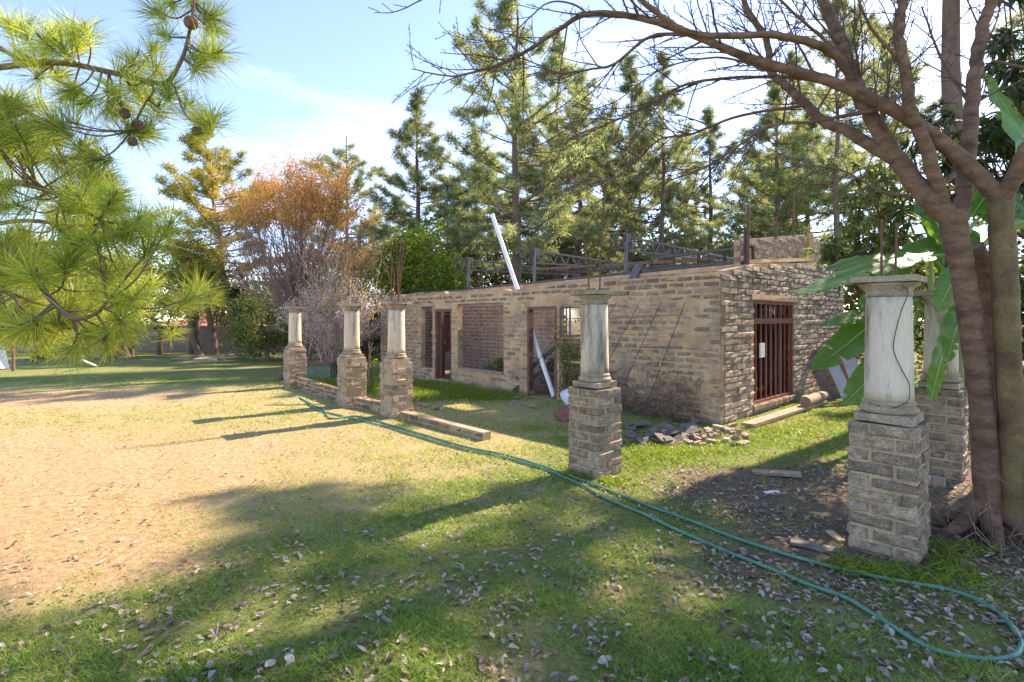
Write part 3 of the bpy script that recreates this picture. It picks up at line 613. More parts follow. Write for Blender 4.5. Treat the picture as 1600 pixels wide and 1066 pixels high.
low_wall(c3 - DL * o_, c3 - DL * (o_ + 2.25), 0.13, 'low brick kerb running from the column with rods towards the hose')
# ================================================================== VEGETATION HELPERS
def rdirs(n):
    v = rng.normal(size=(n, 3)); return v / np.linalg.norm(v, axis=1, keepdims=True)
def nrm(a): return a / np.maximum(1e-9, np.linalg.norm(a, axis=1, keepdims=True))
def blades(Pb, D, Ln, W, bend=None, side=None):
    """thin leaves: 2 base verts, 2 middle verts, tip; returns V,T"""
    n = len(Pb); Ln = np.asarray(Ln)[:, None]; W = np.asarray(W)[:, None]
    s = nrm(np.cross(D, rdirs(n))) if side is None else side
    b = np.zeros((n, 3)) if bend is None else bend
    mid = Pb + D * Ln * 0.5 + b * Ln * 0.12; tip = Pb + D * Ln * 0.97 + b * Ln * 0.5
    V = np.stack([Pb - s * W * .4, Pb + s * W * .4, mid - s * W * .5, mid + s * W * .5, tip], 1).reshape(-1, 3)
    k = (np.arange(n) * 5)[:, None]
    T = np.concatenate([k + np.array([[0, 1, 3]]), k + np.array([[0, 3, 2]]), k + np.array([[2, 3, 4]])]); return V, T
def tris(Pb, D, Ln, W):
    n = len(Pb); s = nrm(np.cross(D, rdirs(n))); Ln = np.asarray(Ln)[:, None]; W = np.asarray(W)[:, None]
    V = np.stack([Pb - s * W * .5, Pb + s * W * .5, Pb + D * Ln], 1).reshape(-1, 3)
    return V, (np.arange(n) * 3)[:, None] + np.array([[0, 1, 2]])
def leaves(Pb, D, Ln, W, fold=0.15):
    """leaf = 4-vertex rhombus folded along the middle"""
    n = len(Pb); s = nrm(np.cross(D, rdirs(n))); u = np.cross(s, D); Ln = np.asarray(Ln)[:, None]; W = np.asarray(W)[:, None]
    V = np.stack([Pb, Pb + D * Ln * .5 - s * W * .5 + u * W * fold, Pb + D * Ln * .5 + s * W * .5 + u * W * fold, Pb + D * Ln], 1).reshape(-1, 3)
    k = (np.arange(n) * 4)[:, None]
    return V, np.concatenate([k + np.array([[0, 2, 3]]), k + np.array([[0, 3, 1]])])
def cat(parts):
    Vs, Ts, o = [], [], 0
    for V, T in parts: Vs.append(V); Ts.append(T + o); o += len(V)
    return np.concatenate(Vs), np.concatenate(Ts)
def vrand(n): v = np.array([random.gauss(0, 1) for _ in range(3)]); return unit(v)
def grow(m, path, r0, r1, lev, maxlev, dens, lfac=0.42, ang=(30, 62), up=0.25, sides=(8, 5, 4, 3), tips=None, tw=None, wig=0.12, minr=0.0022, start=0.25):
    """tube along path plus side twigs, recursive; tips collects (point, dir)"""
    n = len(path); seg = np.linalg.norm(np.diff(path, axis=0), axis=1); L_ = seg.sum()
    rad = [max(minr, r0 + (r1 - r0) * i / (n - 1)) for i in range(n)]
    (m if tw is None or lev == 0 else tw).tube(path, rad, sides[min(lev, 3)], cap=lev == 0)
    if lev >= maxlev:
        if tips is not None: tips.append((path[-1], unit(path[-1] - path[-2]), L_)); tips.append((path[n // 2], unit(path[-1] - path[-2]), L_))
        return
    cnt = max(1, int(L_ * dens[min(lev, len(dens) - 1)] + random.random())); cum = np.concatenate([[0], np.cumsum(seg)]) / L_
    for k in range(cnt):
        f = start + (1 - start) * (k + random.random()) / cnt; i = min(n - 2, int(np.searchsorted(cum, f)) - 1 if f < 1 else n - 2); i = max(0, i)
        g = (f - cum[i]) / max(1e-6, cum[i + 1] - cum[i]); p = path[i] + (path[i + 1] - path[i]) * g; t = unit(path[i + 1] - path[i])
        q = vrand(3); q = unit(q - t * np.dot(q, t)); a = R(random.uniform(*ang)); d = unit(t * math.cos(a) + q * math.sin(a) + np.array([0, 0, up]) * random.random())
        l = min(L_ * lfac, 2.2) * random.uniform(.5, 1.15) * (1.1 - .5 * f); npt = 5; pts = [p]; dd = d
        for s in range(npt - 1):
            dd = unit(dd + vrand(3) * wig + np.array([0, 0, up * .25])); pts.append(pts[-1] + dd * l / (npt - 1))
        rr = max(minr, min(rad[i] * .6, 0.011 * l + .0015)); grow(m, np.array(pts), rr, minr, lev + 1, maxlev, dens, lfac, ang, up, sides, tips, tw, wig, minr, 0.15)

# ================================================================== BACKGROUND PINES
def pine_mesh(h, crown0, rad, seed, nbr=46, clump=26, shape=1.0, needle=(0.30, 0.035)):
    """returns trunk mesh builder, branch builder, crown arrays; local coordinates, foot at origin"""
    random.seed(seed); tr, br = MB(), MB(); x = np.linspace(0, 1, 9); wob = [np.array([random.uniform(-.12, .12), random.uniform(-.12, .12), 0]) for _ in x]
    tp = np.array([[0, 0, h * t] for t in x]) + np.array(wob) * (x > 0)[:, None] * (h / 15)
    tr.tube(tp, [max(0.03, 0.016 * h * (1 - .93 * t)) for t in x], 9)
    cp = []
    gaps = [(random.random(), random.uniform(0, 6.28)) for _ in range(3)]
    for k in range(nbr):
        f = (k + random.random()) / nbr; z = crown0 + (h - crown0) * f ** .92; a = random.uniform(0, 2 * math.pi)
        if any(abs(f - gf) < .09 and math.cos(a - ga_) > .2 for gf, ga_ in gaps): continue
        prof = math.sin(min(1, (0.22 + f * .9)) * math.pi) ** .8 * (1 - .35 * f) if shape > .5 else (1 - f) ** .7 + .12
        l = rad * prof * random.choice((.5, .75, .9, 1.0, 1.1, 1.3)) * random.uniform(.85, 1.15) + .3; el = R(random.uniform(-8, 22) + 38 * f ** 2)
        c = np.array([np.interp(z, tp[:, 2], tp[:, 0]), np.interp(z, tp[:, 2], tp[:, 1]), z])
        d = np.array([math.cos(a) * math.cos(el), math.sin(a) * math.cos(el), math.sin(el)])
        pts = [c + d * l * t + np.array([0, 0, .22 * l * t * t - .1 * l * t]) for t in np.linspace(0, 1, 5)]
        br.tube(pts, [max(.012, .011 * l * (1 - .8 * t) + .006) for t in np.linspace(0, 1, 5)], 4, cap=False)
        ns = int(3 + l * 4.0)
        for s in range(ns):
            t = 0.30 + .70 * ((s + random.random()) / ns) ** .75; p = c + d * l * t + np.array([0, 0, .22 * l * t * t - .1 * l * t]); q = vrand(3); q[2] = q[2] * .5 + .15
            sl_ = random.uniform(.15, .55) * (1.25 - .6 * t) * (.5 + .3 * rad / 2); e = p + unit(q + d * .7) * sl_; cp.append(e)
            if sl_ > .25: br.tube([p, (p + e) / 2 + vrand(3) * .03, e], [.012, .009, .006], 3, cap=False)
            if random.random() < .5: cp.append((p + e) / 2)
        cp.append(pts[-1])
    cp = np.array(cp); n = len(cp); base = np.repeat(cp, clump, 0); D = rdirs(n * clump); D[:, 2] = D[:, 2] * .8 + .22; D = nrm(D)
    base = base + D * .03 + rng.normal(size=base.shape) * 0.06; Ln = needle[0] * rng.uniform(.6, 1.15, n * clump); V, T = tris(base, D, Ln, np.full(n * clump, needle[1]))
    ct = np.repeat(np.clip(rng.normal(.45, .22, n), 0, 1), clump); tint = np.repeat(np.clip(ct + rng.normal(0, .12, n * clump), 0, 1), 3)
    return tr, br, (V, T, tint)
def make_pine(name, args, mat, label, cat_='pine tree'):
    tr, br, (V, T, tint) = pine_mesh(**args); root = thing(name, (0, 0, 0), label, cat_)
    tr.build('trunk', MT['pinebark'], root, False); br.build('branches', MT['pinetwig'], root, False)['kind'] = 'stuff'
    o = link('crown', np_mesh('crown', V, T, mat, tint), root, False); o['kind'] = 'stuff'; return root
PROTO = {}
PR = {'a': dict(h=16, crown0=3.6, rad=3.5, seed=11, nbr=92), 'b': dict(h=15, crown0=2.6, rad=2.9, seed=23, nbr=92), 'c': dict(h=14, crown0=4.2, rad=3.7, seed=5, nbr=76, clump=24), 'd': dict(h=12, crown0=1.2, rad=3.0, seed=31, nbr=84, shape=0), 'e': dict(h=19, crown0=8.6, rad=3.9, seed=41, nbr=95, clump=22)}
PH = {k: v['h'] for k, v in PR.items()}
NP = {}
def pine(kind, px, d, ytop, label, wid=1.0, mat=None, lean=0.0, grp='pines behind the ruin'):
    NP[kind] = NP.get(kind, 0) + 1; key = (kind, NP[kind] % 3)
    if key not in PROTO: r = make_pine('pine_tree', dict(PR[kind], seed=PR[kind]['seed'] + 100 * key[1]), MT[mat or 'needle_bg'], label); PROTO[key] = r
    else: r = copy_tree(PROTO[key])
    h = EYE + (HY - ytop) / F * d; s = h / PH[kind]
    r.location = ((px - CX) / F * d, d, -0.05); r.scale = (s * wid, s * wid, s); r.rotation_euler = (0, R(lean), random.uniform(0, 6.28)); r['label'] = label; r['group'] = grp; return r
pine('a', 806, 21, -45, 'tall straight trunked pine rising behind the white pipe, its crown passing the bare branches', 1.0)
pine('b', 655, 30, 150, 'narrow dark pine standing behind the bright green tree', 1.15)
pine('c', 541, 33, 212, 'round topped pine above the orange tree', .95)
pine('b', 985, 27, 95, 'slender pine behind the highest roof truss')
pine('a', 1035, 25, 95, 'tall pine whose trunk stands behind the near end of the highest truss', .8)
pine('c', 905, 30, 120, 'pale pine behind the middle truss, between two taller trunks', .9)
pine('b', 745, 36, 215, 'far pine filling the gap beside the pine trunk behind the white pipe', 1.2)
pine('d', 700, 34, 290, 'low dense pine behind the bright green tree', 1.2)
pine('d', 945, 36, 230, 'far dense pine behind the middle of the ruin', 1.3)
pine('c', 860, 36, 190, 'far pine seen between the white pipe and the middle truss', 1.1)
pine('d', 1085, 40, 270, 'far low pine behind the thin end of the highest truss', .9)
pine('b', 1218, 23, 130, 'blue green pine behind the timber framed wall', 1.25)
pine('e', 1308, 19, -20, 'tall pine with a dark trunk rising behind the lance leaved shrub', .72)
pine('d', 1190, 30, 255, 'low pine behind the rusty wall posts', 1.3)
pine('e', 1485, 11.0, -760, 'tall pine behind the bare tree, its trunk hidden by the limbs', .85)
pine('d', 610, 38, 330, 'low far pine behind the sheaf of rods', 1.4)
pine('c', 775, 40, 250, 'distant pine low behind the white pipe', 1.2)
pine('c', 1000, 42, 220, 'distant pine low behind the highest truss', 1.2)
pine('b', 1265, 30, 180, 'distant pine between the timber framed wall and the dark trunk', 1.2)
pine('e', 1740, 9.6, -900, 'tall pine rising out of sight beyond the banana plant', 1.0)
pine('c', 1700, 21, -120, 'pine standing far beyond the banana plant', 1.1)
pine('a', 870, 33, 60, 'pale tall pine right behind the middle truss post', 1.0)
pine('b', 1110, 33, 175, 'pine behind the thin end of the highest truss', 1.1)
pine('a', 1240, 34, 90, 'pale pine far behind the timber framed wall', 1.0)
pine('b', 1380, 26, 40, 'pine far behind the lance leaved shrub', 1.2)
# thin yellow-green pine over the lawn
tr, br, (V, T, tint) = pine_mesh(h=11, crown0=2.4, rad=2.9, seed=78, nbr=110, clump=24, needle=(.28, .036))
yp = thing('thin_pine', G(372, 556), 'thin leaning yellow green pine on the far lawn before the boundary wall', 'pine tree')
yp.rotation_euler = (0, R(-9), 0.0)
tr.build('trunk', MT['pinebark'], yp, False); br.build('branches', MT['pinetwig'], yp, False)['kind'] = 'stuff'; o = link('crown', np_mesh('crown', V, T, MT['needle_yel'], tint), yp, False); o['kind'] = 'stuff'

# ================================================================== BROADLEAF TREES AND SHRUBS
def leafy(name, base, h, rx, ry, z0, n, ls, mat, label, cat_='tree', trunk=0.12, lobes=None, stems=1, tmat='bark', grp=None, branches=10, hollow=.55, nclump=70, yr=0.0):
    """trunk, limbs and leaf clumps spread through the crown's volume"""
    root = thing(name, base, label, cat_, grp); lobes = lobes or [(0, 0, (h + z0) / 2, rx, ry, (h - z0) / 2)]; m = MB(); bx, by = base.x, base.y
    cents = []
    for k in range(nclump):
        l = random.choice(lobes); v = rdirs(1)[0] * (hollow + (1 - hollow) * random.random() ** .5) * random.uniform(.8, 1.08); cents.append((bx + l[0] + v[0] * l[3], by + l[1] + v[1] * l[4], l[2] + v[2] * l[5]))
    cents = np.array(cents); cents = cents[cents[:, 2] > .12]
    for s in range(stems):
        e = cents[random.randrange(len(cents))] * .6 + np.array([bx, by, h * .6]) * .4
        p0 = np.array([bx + random.uniform(-.1, .1) * stems ** .5, by + random.uniform(-.1, .1) * stems ** .5, -.08]); fork = p0 + (e - p0) * .5; fork[:2] = fork[:2] * .4 + np.array([bx, by]) * .6
        m.tube(spline([p0, fork, e], 4), [trunk * (1 - .8 * i / 8) for i in range(9)], 7)
        for k in range(branches):
            q = cents[random.randrange(len(cents))]; f = p0 + (e - p0) * random.uniform(.35, .85); f = fork if random.random() < .4 else f
            m.tube(spline([f, (f + q) / 2 + vrand(3) * .15 * rx, q], 3), [trunk * .35, trunk * .3, trunk * .26, trunk * .2, trunk * .15, trunk * .1, trunk * .06], 4, cap=False)
    m.build('trunk', MT[tmat], root)
    per = n // len(cents); cl = np.repeat(cents, per, 0); cr_ = .33 * (rx + ry) / 2 * rng.uniform(.6, 1.2, len(cents)); off = rng.normal(size=cl.shape) * .55; off *= np.repeat(cr_, per)[:, None]; off[:, 2] *= .8
    Pb = cl + off; keep = Pb[:, 2] > 0.03; Pb = Pb[keep]; D = nrm(nrm(off[keep]) * .8 + rdirs(len(Pb)) * .9 + np.array([0, 0, -.1])); N = len(Pb)
    V, T = leaves(Pb, D, ls * rng.uniform(.6, 1.3, N), ls * .5 * rng.uniform(.7, 1.2, N)); ct = np.repeat(np.clip(rng.normal(.45, .22, len(cents)), 0, 1), per)[keep]
    tint = np.repeat(np.clip(ct + rng.normal(0, .2, N), 0, 1), 4)
    o = link('crown', np_mesh('crown', V, T, MT[mat], tint), root); o['kind'] = 'stuff'; return root
def XY(px, d): return Vector(((px - CX) / F * d, d, 0))
leafy('evergreen_tree', XY(662, 19.5), 5.3, 1.5, 1.4, 1.2, 9000, .15, 'leaf_green', 'bright green leafy tree behind the far end of the long wall', trunk=.13, lobes=[(.25, 0, 3.7, 1.15, 1.1, 1.6), (-1.0, .2, 3.6, .6, .7, 1.4), (.9, 0, 3.0, .7, .7, 1.1)], nclump=110)
leafy('dark_shrub', XY(418, 21), 3.0, 1.6, 1.2, .2, 6000, .14, 'leaf_olive', 'dark green rounded shrub behind the end column', 'shrub', trunk=.07, stems=3)
leafy('cypress', XY(376, 23.5), 3.6, .4, .4, .3, 2600, .12, 'leaf_dark', 'slim dark cypress beside the leaning trunk on the far lawn', 'cypress', trunk=.05, nclump=40)
leafy('dark_shrub', XY(575, 22), 2.6, 2.6, 1.4, .1, 6000, .15, 'leaf_dark', 'dark shrub mass behind the blossoming bush', 'shrub', trunk=.06, stems=3)
leafy('dark_shrub', XY(640, 24), 3.4, 2.0, 1.2, .1, 5000, .16, 'leaf_olive', 'olive shrub behind the far end of the ruin', 'shrub', trunk=.06, stems=3)
leafy('hedge_tree', XY(345, 29), 5.0, 2.6, 1.5, .6, 5000, .2, 'leaf_olive', 'olive green tree beyond the boundary wall, behind the leaning trunk', trunk=.1, hollow=.3)
leafy('hedge_tree', XY(180, 29), 6.0, 3.6, 2, .8, 6000, .22, 'leaf_green', 'bright green tree beyond the boundary wall, behind the yuccas', trunk=.12, hollow=.3)
leafy('hedge_tree', XY(60, 28), 6.5, 3.6, 2, .8, 6000, .22, 'leaf_green', 'yellow green tree beyond the boundary wall, behind the hanging cloth', trunk=.12, hollow=.3)
leafy('hedge_tree', XY(470, 33), 4.8, 4.0, 2, .6, 6000, .24, 'leaf_olive', 'olive tree far behind the orange tree', trunk=.12, hollow=.3)
for k, px in enumerate((560, 640, 700, 760, 820, 880, 930, 990, 1050, 1100, 1150, 1250)):
    leafy('far_tree', XY(px, 43 + 3 * (k % 2)), 9.0 + (k % 3), 4.8, 2.5, .2, 3500, .42, 'leaf_olive' if k % 2 else 'leaf_dark', 'far tree low on the skyline behind the pines', trunk=.2, hollow=.2, nclump=60, grp='far trees on the skyline')
for k, px in enumerate((-60, 120, 290, 420)):
    leafy('far_tree', XY(px, 58 + 3 * (k % 2)), 6.5 + (k % 3), 6.0, 2.5, .2, 3000, .45, 'leaf_olive', 'far tree low on the skyline beyond the boundary wall', trunk=.2, hollow=.2, nclump=60, grp='far trees beyond the boundary wall')
leafy('dark_shrub', XY(1500, 12.5), 3.6, 1.7, 1.2, .1, 5500, .15, 'leaf_olive', 'olive shrub beyond the half hidden column', 'shrub', trunk=.06, stems=3)
leafy('dark_shrub', XY(1640, 9), 3.4, 1.6, 1.3, .1, 5500, .14, 'leaf_dark', 'dark shrub beyond the trunks of the bare tree', 'shrub', trunk=.06, stems=3)
leafy('dark_shrub', XY(1380, 17), 3.6, 1.8, 1.2, .1, 4500, .17, 'leaf_olive', 'olive shrub beyond the end of the short wall', 'shrub', trunk=.06, stems=3)
# lance-leaved shrub and dark evergreen by the bare tree
def lance(name, base, cents, n, ls, mat, label, cat_, trunk=.06, top=None):
    root = thing(name, base, label, cat_); m = MB(); cents = np.array(cents); p0 = np.array([base.x, base.y, -.08]); hub = cents.mean(0) * .5 + p0 * .5
    m.tube(spline([p0, hub, cents.mean(0)], 4), [trunk * (1 - .7 * i / 8) for i in range(9)], 7)
    for c in cents: m.tube(spline([hub + (cents.mean(0) - hub) * random.random(), (hub + c) / 2 + vrand(3) * .1, c], 3), [.02, .018, .016, .014, .012, .009, .006], 4, cap=False)
    m.build('trunk', MT['bark'], root)
    Ps, Ds = [], []
    for c in cents:
        for r in range(n):
            q = c + vrand(3) * random.uniform(0, .3) * (1, 1, 1); ax = vrand(3)
            ax[2] = abs(ax[2]) * .5
            for w in range(9): d = unit(ax * .35 + vrand(3)); d[2] -= .15; Ps.append(q + ax * random.uniform(-.03, .06)); Ds.append(d)
    Ps = np.array(Ps); Ds = nrm(np.array(Ds)); N = len(Ps); dn = np.tile([0, 0, -1.], (N, 1)); V, T = blades(Ps, Ds, ls * rng.uniform(.6, 1.2, N), ls * .17 * rng.uniform(.8, 1.2, N), dn * .8)
    o = link('crown', np_mesh('crown', V, T, MT[mat], np.repeat(np.clip(rng.normal(.4, .25, N), 0, 1), 5)), root); o['kind'] = 'stuff'
cc = [P(random.uniform(1325, 1450), random.uniform(265, 430), random.uniform(6.6, 8.0)) for _ in range(52)] + [P(random.uniform(1290, 1330), random.uniform(385, 420), 7) for _ in range(6)]
lance('lance_leaved_shrub', XY(1400, 7.4), cc, 6, .17, 'leaf_olive', 'shrub with narrow lance leaves between the ruin and the bare tree', 'shrub')
cc = [P(random.uniform(1555, 1800), random.uniform(-120, 160), random.uniform(5.5, 8)) for _ in range(70)] + [P(random.uniform(1440, 1600), random.uniform(170, 330), random.uniform(6.5, 8)) for _ in range(36)]
lance('dark_evergreen', XY(1640, 6.6), cc, 8, .2, 'leaf_dark', 'dark glossy evergreen tree rising behind the trunks of the bare tree', 'tree', .14)

# ================================================================== ORANGE-TOPPED TREE, BLOSSOM BUSH
def twiggy(name, base, stems, label, tmat, leafmat, lab_leaf, lsz, sel, nl, cat_, seed, r0=.05, dens=(1.6, 3.2), maxlev=2, spread=.5, lf=.4):
    random.seed(seed); root = thing(name, base, label, cat_); m = MB(); tw = MB(); tips = []
    for (ex, ey, ez) in stems:
        a = np.array([base.x + random.uniform(-.2, .2), base.y + random.uniform(-.2, .2), -.05]); e = np.array([base.x + ex, base.y + ey, ez]); k1 = a + (e - a) * .35; k1[2] += .12 * ez; k1[:2] = k1[:2] * .65 + a[:2] * .35
        grow(m, spline([a, k1, a + (e - a) * .7 + vrand(3) * .12, e], 4), r0 * random.uniform(.6, 1.1), .006, 0, maxlev, dens, lf, (22, 50), .3, (6, 4, 3, 3), tips, tw, .14, .0045, .2)
    m.build('stems', MT[tmat], root)['kind'] = 'stuff'; tw.build('twigs', MT[tmat], root)['kind'] = 'stuff'
    for (lm, nm, filt, cnt, ls) in nl:
        Pp = np.array([t[0] for t in tips if filt(t[0] - np.array(base))])
        if not len(Pp): continue
        idx = rng.integers(0, len(Pp), cnt); Pb = Pp[idx] + rng.normal(size=(cnt, 3)) * ls * 1.3; D = rdirs(cnt); V, T = leaves(Pb, D, ls * rng.uniform(.6, 1.3, cnt), ls * .55 * rng.uniform(.7, 1.2, cnt))
        tn = np.clip(rng.normal(.45, .2, len(Pp))[idx] + rng.normal(0, .15, cnt), 0, 1); o = link(nm, np_mesh(nm, V, T, MT[lm], np.repeat(tn, 4)), root); o['kind'] = 'stuff'
    return root
bo = XY(472, 18.5)
random.seed(12); st = []
for k in range(42):
    x_ = -2.75 + 5.5 * k / 41 + random.uniform(-.25, .25); st.append((x_, random.uniform(-1.4, 1.4) * (1 - abs(x_) / 3.4), 6.75 - .28 * abs(x_ + .1) ** 2 + random.uniform(-.9, .15)))
twiggy('orange_tree', bo, st, 'wide twiggy grey brown tree with an orange leafed top', 'greytwig', None, None, .1, None,
       [('leaf_orange', 'leaves', lambda q: q[2] > 5.0 + .12 * abs(q[0] + .1), 26000, .08), ('leaf_orange', 'sparse_leaves', lambda q: 1.5 < q[2] < 4.4 and q[0] > 1.2, 2600, .08)], 'tree', 3, .045, (3.0, 4.4), 2)
bb = XY(520, 15.2); st = [(math.cos(a) * r * 1.25, math.sin(a) * r * .7, 3.1 - .55 * r + random.uniform(-.8, .25)) for a, r in [(random.uniform(0, 6.28), random.uniform(.1, 1.35)) for _ in range(30)]]
twiggy('blossom_bush', bb, st, 'pale pink blossoming bush behind the first two columns', 'pinktwig', None, None, .06, None,
       [('blossom', 'blossom', lambda q: q[2] < 2.5, 9000, .05), ('leaf_yellow', 'young_leaves', lambda q: q[2] > 1.7, 900, .085)], 'bush', 8, .018, (3.2, 4.5), 2, lf=.45)
# brown bare scrub around the leaning pine
for px, d, h, lab in ((300, 26, 4.2, 'bare brown sapling by the boundary wall left behind the leaning pine'), (398, 25, 4.5, 'bare brown sapling by the boundary wall beside the slim cypress')):
    b_ = XY(px, d); st = [(random.uniform(-1.3, 1.3), random.uniform(-.6, .6), h * random.uniform(.6, 1)) for _ in range(9)]
    lab = lab.replace(' left', '')
    twiggy('bare_sapling', b_, st, lab, 'greytwig', None, None, .1, None, [('leaf_orange', 'leaves', lambda q: q[2] > 1.5, 500, .09)], 'sapling', 5, .05, (1.6, 2.6), 2)

# ================================================================== STRAP-LEAVED PLANTS
def tuft_plant(name, base, n, ln, w, label, cat_='plant', mat='strap', grp=None, droop=1.0, stem=0.0, upb=.9):
    root = thing(name, base, label, cat_, grp); a = rng.uniform(0, 2 * math.pi, n); up = rng.uniform(.25, 1.2, n) * upb
    D = nrm(np.stack([np.cos(a), np.sin(a), up], 1)); Pb = np.stack([base.x + rng.normal(0, .06, n), base.y + rng.normal(0, .06, n), np.full(n, stem - .01 if stem == 0 else stem)], 1)
    bend = np.tile([0, 0, -droop], (n, 1)); V, T = blades(Pb, D, ln * rng.uniform(.6, 1.1, n), w * rng.uniform(.7, 1.2, n), bend, nrm(np.cross(D, np.tile([0, 0, 1.], (n, 1)))))
    o = link('leaves', np_mesh('leaves', V, T, MT[mat], np.repeat(np.clip(rng.normal(.45, .25, n), 0, 1), 5)), root); o['kind'] = 'stuff'
    if stem: m = MB(); m.tube([(base.x, base.y, -.05), (base.x + .03, base.y, stem)], [.14, .09], 8); m.build('stem', MT['pinebark'], root)
    return root
for px, py in ((490, 583), (508, 585), (524, 583), (500, 577)): tuft_plant('agapanthus', G(px, py), 110, .95, .035, 'clump of dark strap leaves between the first two columns', grp='strap leaved clumps', droop=.9)
for px, d, st_ in ((205, 24, 1.0), (140, 24.5, .8), (250, 25, 1.2)): tuft_plant('yucca', XY(px, d), 130, .9, .07, 'spiky yucca on a short trunk before the boundary wall', 'yucca', grp='yuccas by the boundary wall', stem=st_, droop=.6, upb=.7)
tuft_plant('agave', XY(62, 22), 60, .7, .08, 'pale agave rosette before the boundary wall near the cloth', 'agave', mat='strap', droop=.2)

# ================================================================== FAR LAWN: boundary wall, house, trunks, cloth
W0, W1 = Vector((-40, 27.5, 0)), Vector((6, 27.0, 0)); dw = (W1 - W0).normalized(); nw = Vector((-dw.y, dw.x, 0)); hw = 1.30
bw = thing('boundary_wall', (W0 + W1) / 2, 'long brown brick boundary wall at the far end of the lawn', 'wall')
m = MB(); m.box((W0 + W1) / 2 + UP * (hw / 2 - .1), ((W1 - W0).length / 2, .10, hw / 2 + .1), (dw, nw, UP)); core = m.build('core', MT['mortar_grey'], bw)
fv = [brick_mesh('brick', .29, .085, .216, MT['brick_far'], .008, .004) for _ in range(4)]
it = []
for k in range(13):
    u = 18 - (.15 if k % 2 else 0)
    while u < 38: it.append((random.choice(fv), W0 + dw * u + UP * ((k + .5) * .1), dw, 1.0)); u += .305
merged_bricks('bricks', it, core, MT['brick_far'])
m = MB(); m.box((W0 + W1) / 2 + UP * (hw + .028), ((W1 - W0).length / 2, .13, .026), (dw, nw, UP)); m.build('coping', MT['brick_far'], bw)
hs = XY(338, 44); house = thing('neighbour_house', hs, 'cream house with a red tiled hipped roof beyond the boundary wall', 'house')
m = MB(); m.box(hs + UP * .55, (2.4, 3, .55)); m.build('wall', MT['plasterwall'], house)
m = MB(); m.add([hs + Vector(v) for v in ((-2.8, -3.4, 1.1), (2.8, -3.4, 1.1), (2.8, 3.4, 1.1), (-2.8, 3.4, 1.1), (-.7, 0, 2.15), (.7, 0, 2.15))], [(0, 1, 5, 4), (1, 2, 5), (2, 3, 4, 5), (3, 0, 4), (3, 2, 1, 0)]); m.build('roof', MT['roofred'], house)
for k, dx in enumerate((-1.2, 1.2)): m = MB(); m.box(hs + Vector((dx, -3.01, .6)), (.45, .03, .35)); m.build('window', MT['steel'], house)
for (a, b, c, r, lab) in (((312, 555), (300, 505), (322, 440), .16, 'dark leaning trunk on the far lawn, left fork of a bare tree'), ((338, 554), (328, 500), (318, 430), .17, 'dark trunk bending over the far lawn beside the thin pine'), ((300, 553), (308, 500), (300, 445), .13, 'slim dark trunk before the red roofed house'), ((168, 560), (172, 530), (186, 470), .30, 'thick flared trunk on the far lawn under the yuccas'), ((199, 557), (190, 530), (196, 480), .17, 'dark crooked trunk beside the thick flared trunk')):
    lab = lab.replace(', left fork of a bare tree', ' beside the slim trunk')
    q = G(*a); d = q.y; root = thing('old_tree', q, lab, 'tree', 'old trunks on the far lawn'); path = spline([q - UP * .1, P(b[0], b[1], d), P(c[0], c[1], d)], 5); m = MB(); m.tube(path, [r * (1.5 if i == 0 else 1.15 - .6 * i / 10) for i in range(len(path))], 8); m.build('trunk', MT['pinebark'], root)
    top = path[-1]; m = MB(); tips = []
    for k in range(6):
        d_ = unit(vrand(3) + np.array([0, 0, .6])); e = top + d_ * random.uniform(.7, 1.8); grow(m, spline([top, (top + e) / 2 + vrand(3) * .1, e], 3), .06, .012, 0, 1, (2.0,), .4, tips=tips, minr=.008, sides=(5, 3, 3, 3))
    m.build('branches', MT['pinebark'], root)['kind'] = 'stuff'
    Pp = np.array([t[0] for t in tips]); cnt = 1500; idx = rng.integers(0, len(Pp), cnt); Pb = Pp[idx] + rng.normal(size=(cnt, 3)) * .28; V, T = leaves(Pb, rdirs(cnt), .16 * rng.uniform(.6, 1.3, cnt), .07 * np.ones(cnt))
    o = link('crown', np_mesh('crown', V, T, MT['leaf_olive'], np.repeat(np.clip(rng.normal(.45, .25, cnt), 0, 1), 4)), root); o['kind'] = 'stuff'
# fallen branch and flat stones on the far lawn
fb = G(365, 559); root = thing('fallen_branch', fb, 'pale fallen branch lying on the far lawn before the boundary wall', 'log')
m = MB(); m.tube(spline([G(325, 560, .06), G(355, 559, .10), G(380, 558, .10), G(391, 551, .25)], 4), [.07] * 9 + [.09, .10, .10, .09], 7); m.build('limb', MT['timber'], root)
m = MB(); m.tube([G(345, 559, .1), G(364, 549, .35)], [.05, .03], 6); m.build('limb', MT['timber'], root)
for px, py, lab in ((284, 563, 'flat grey stone on the far lawn, the smaller'), (325, 563, 'flat grey stone on the far lawn beside the fallen branch')):
    m = MB(); m.box(G(px, py) + UP * .04, (.45 if px > 300 else .35, .22, .05), None, .06); tag(m.build('flat_stone', MT['stone']), lab, 'stone', 'flat stones on the far lawn')
m = MB(); q = G(441, 594); m.lathe([(.13, -.05), (.12, .1), (.11, .22), (.05, .25)], q, 9, .12); tag(m.build('tree_stump', MT['pinebark']), 'small dark stump on the lawn beside the end column', 'stump')
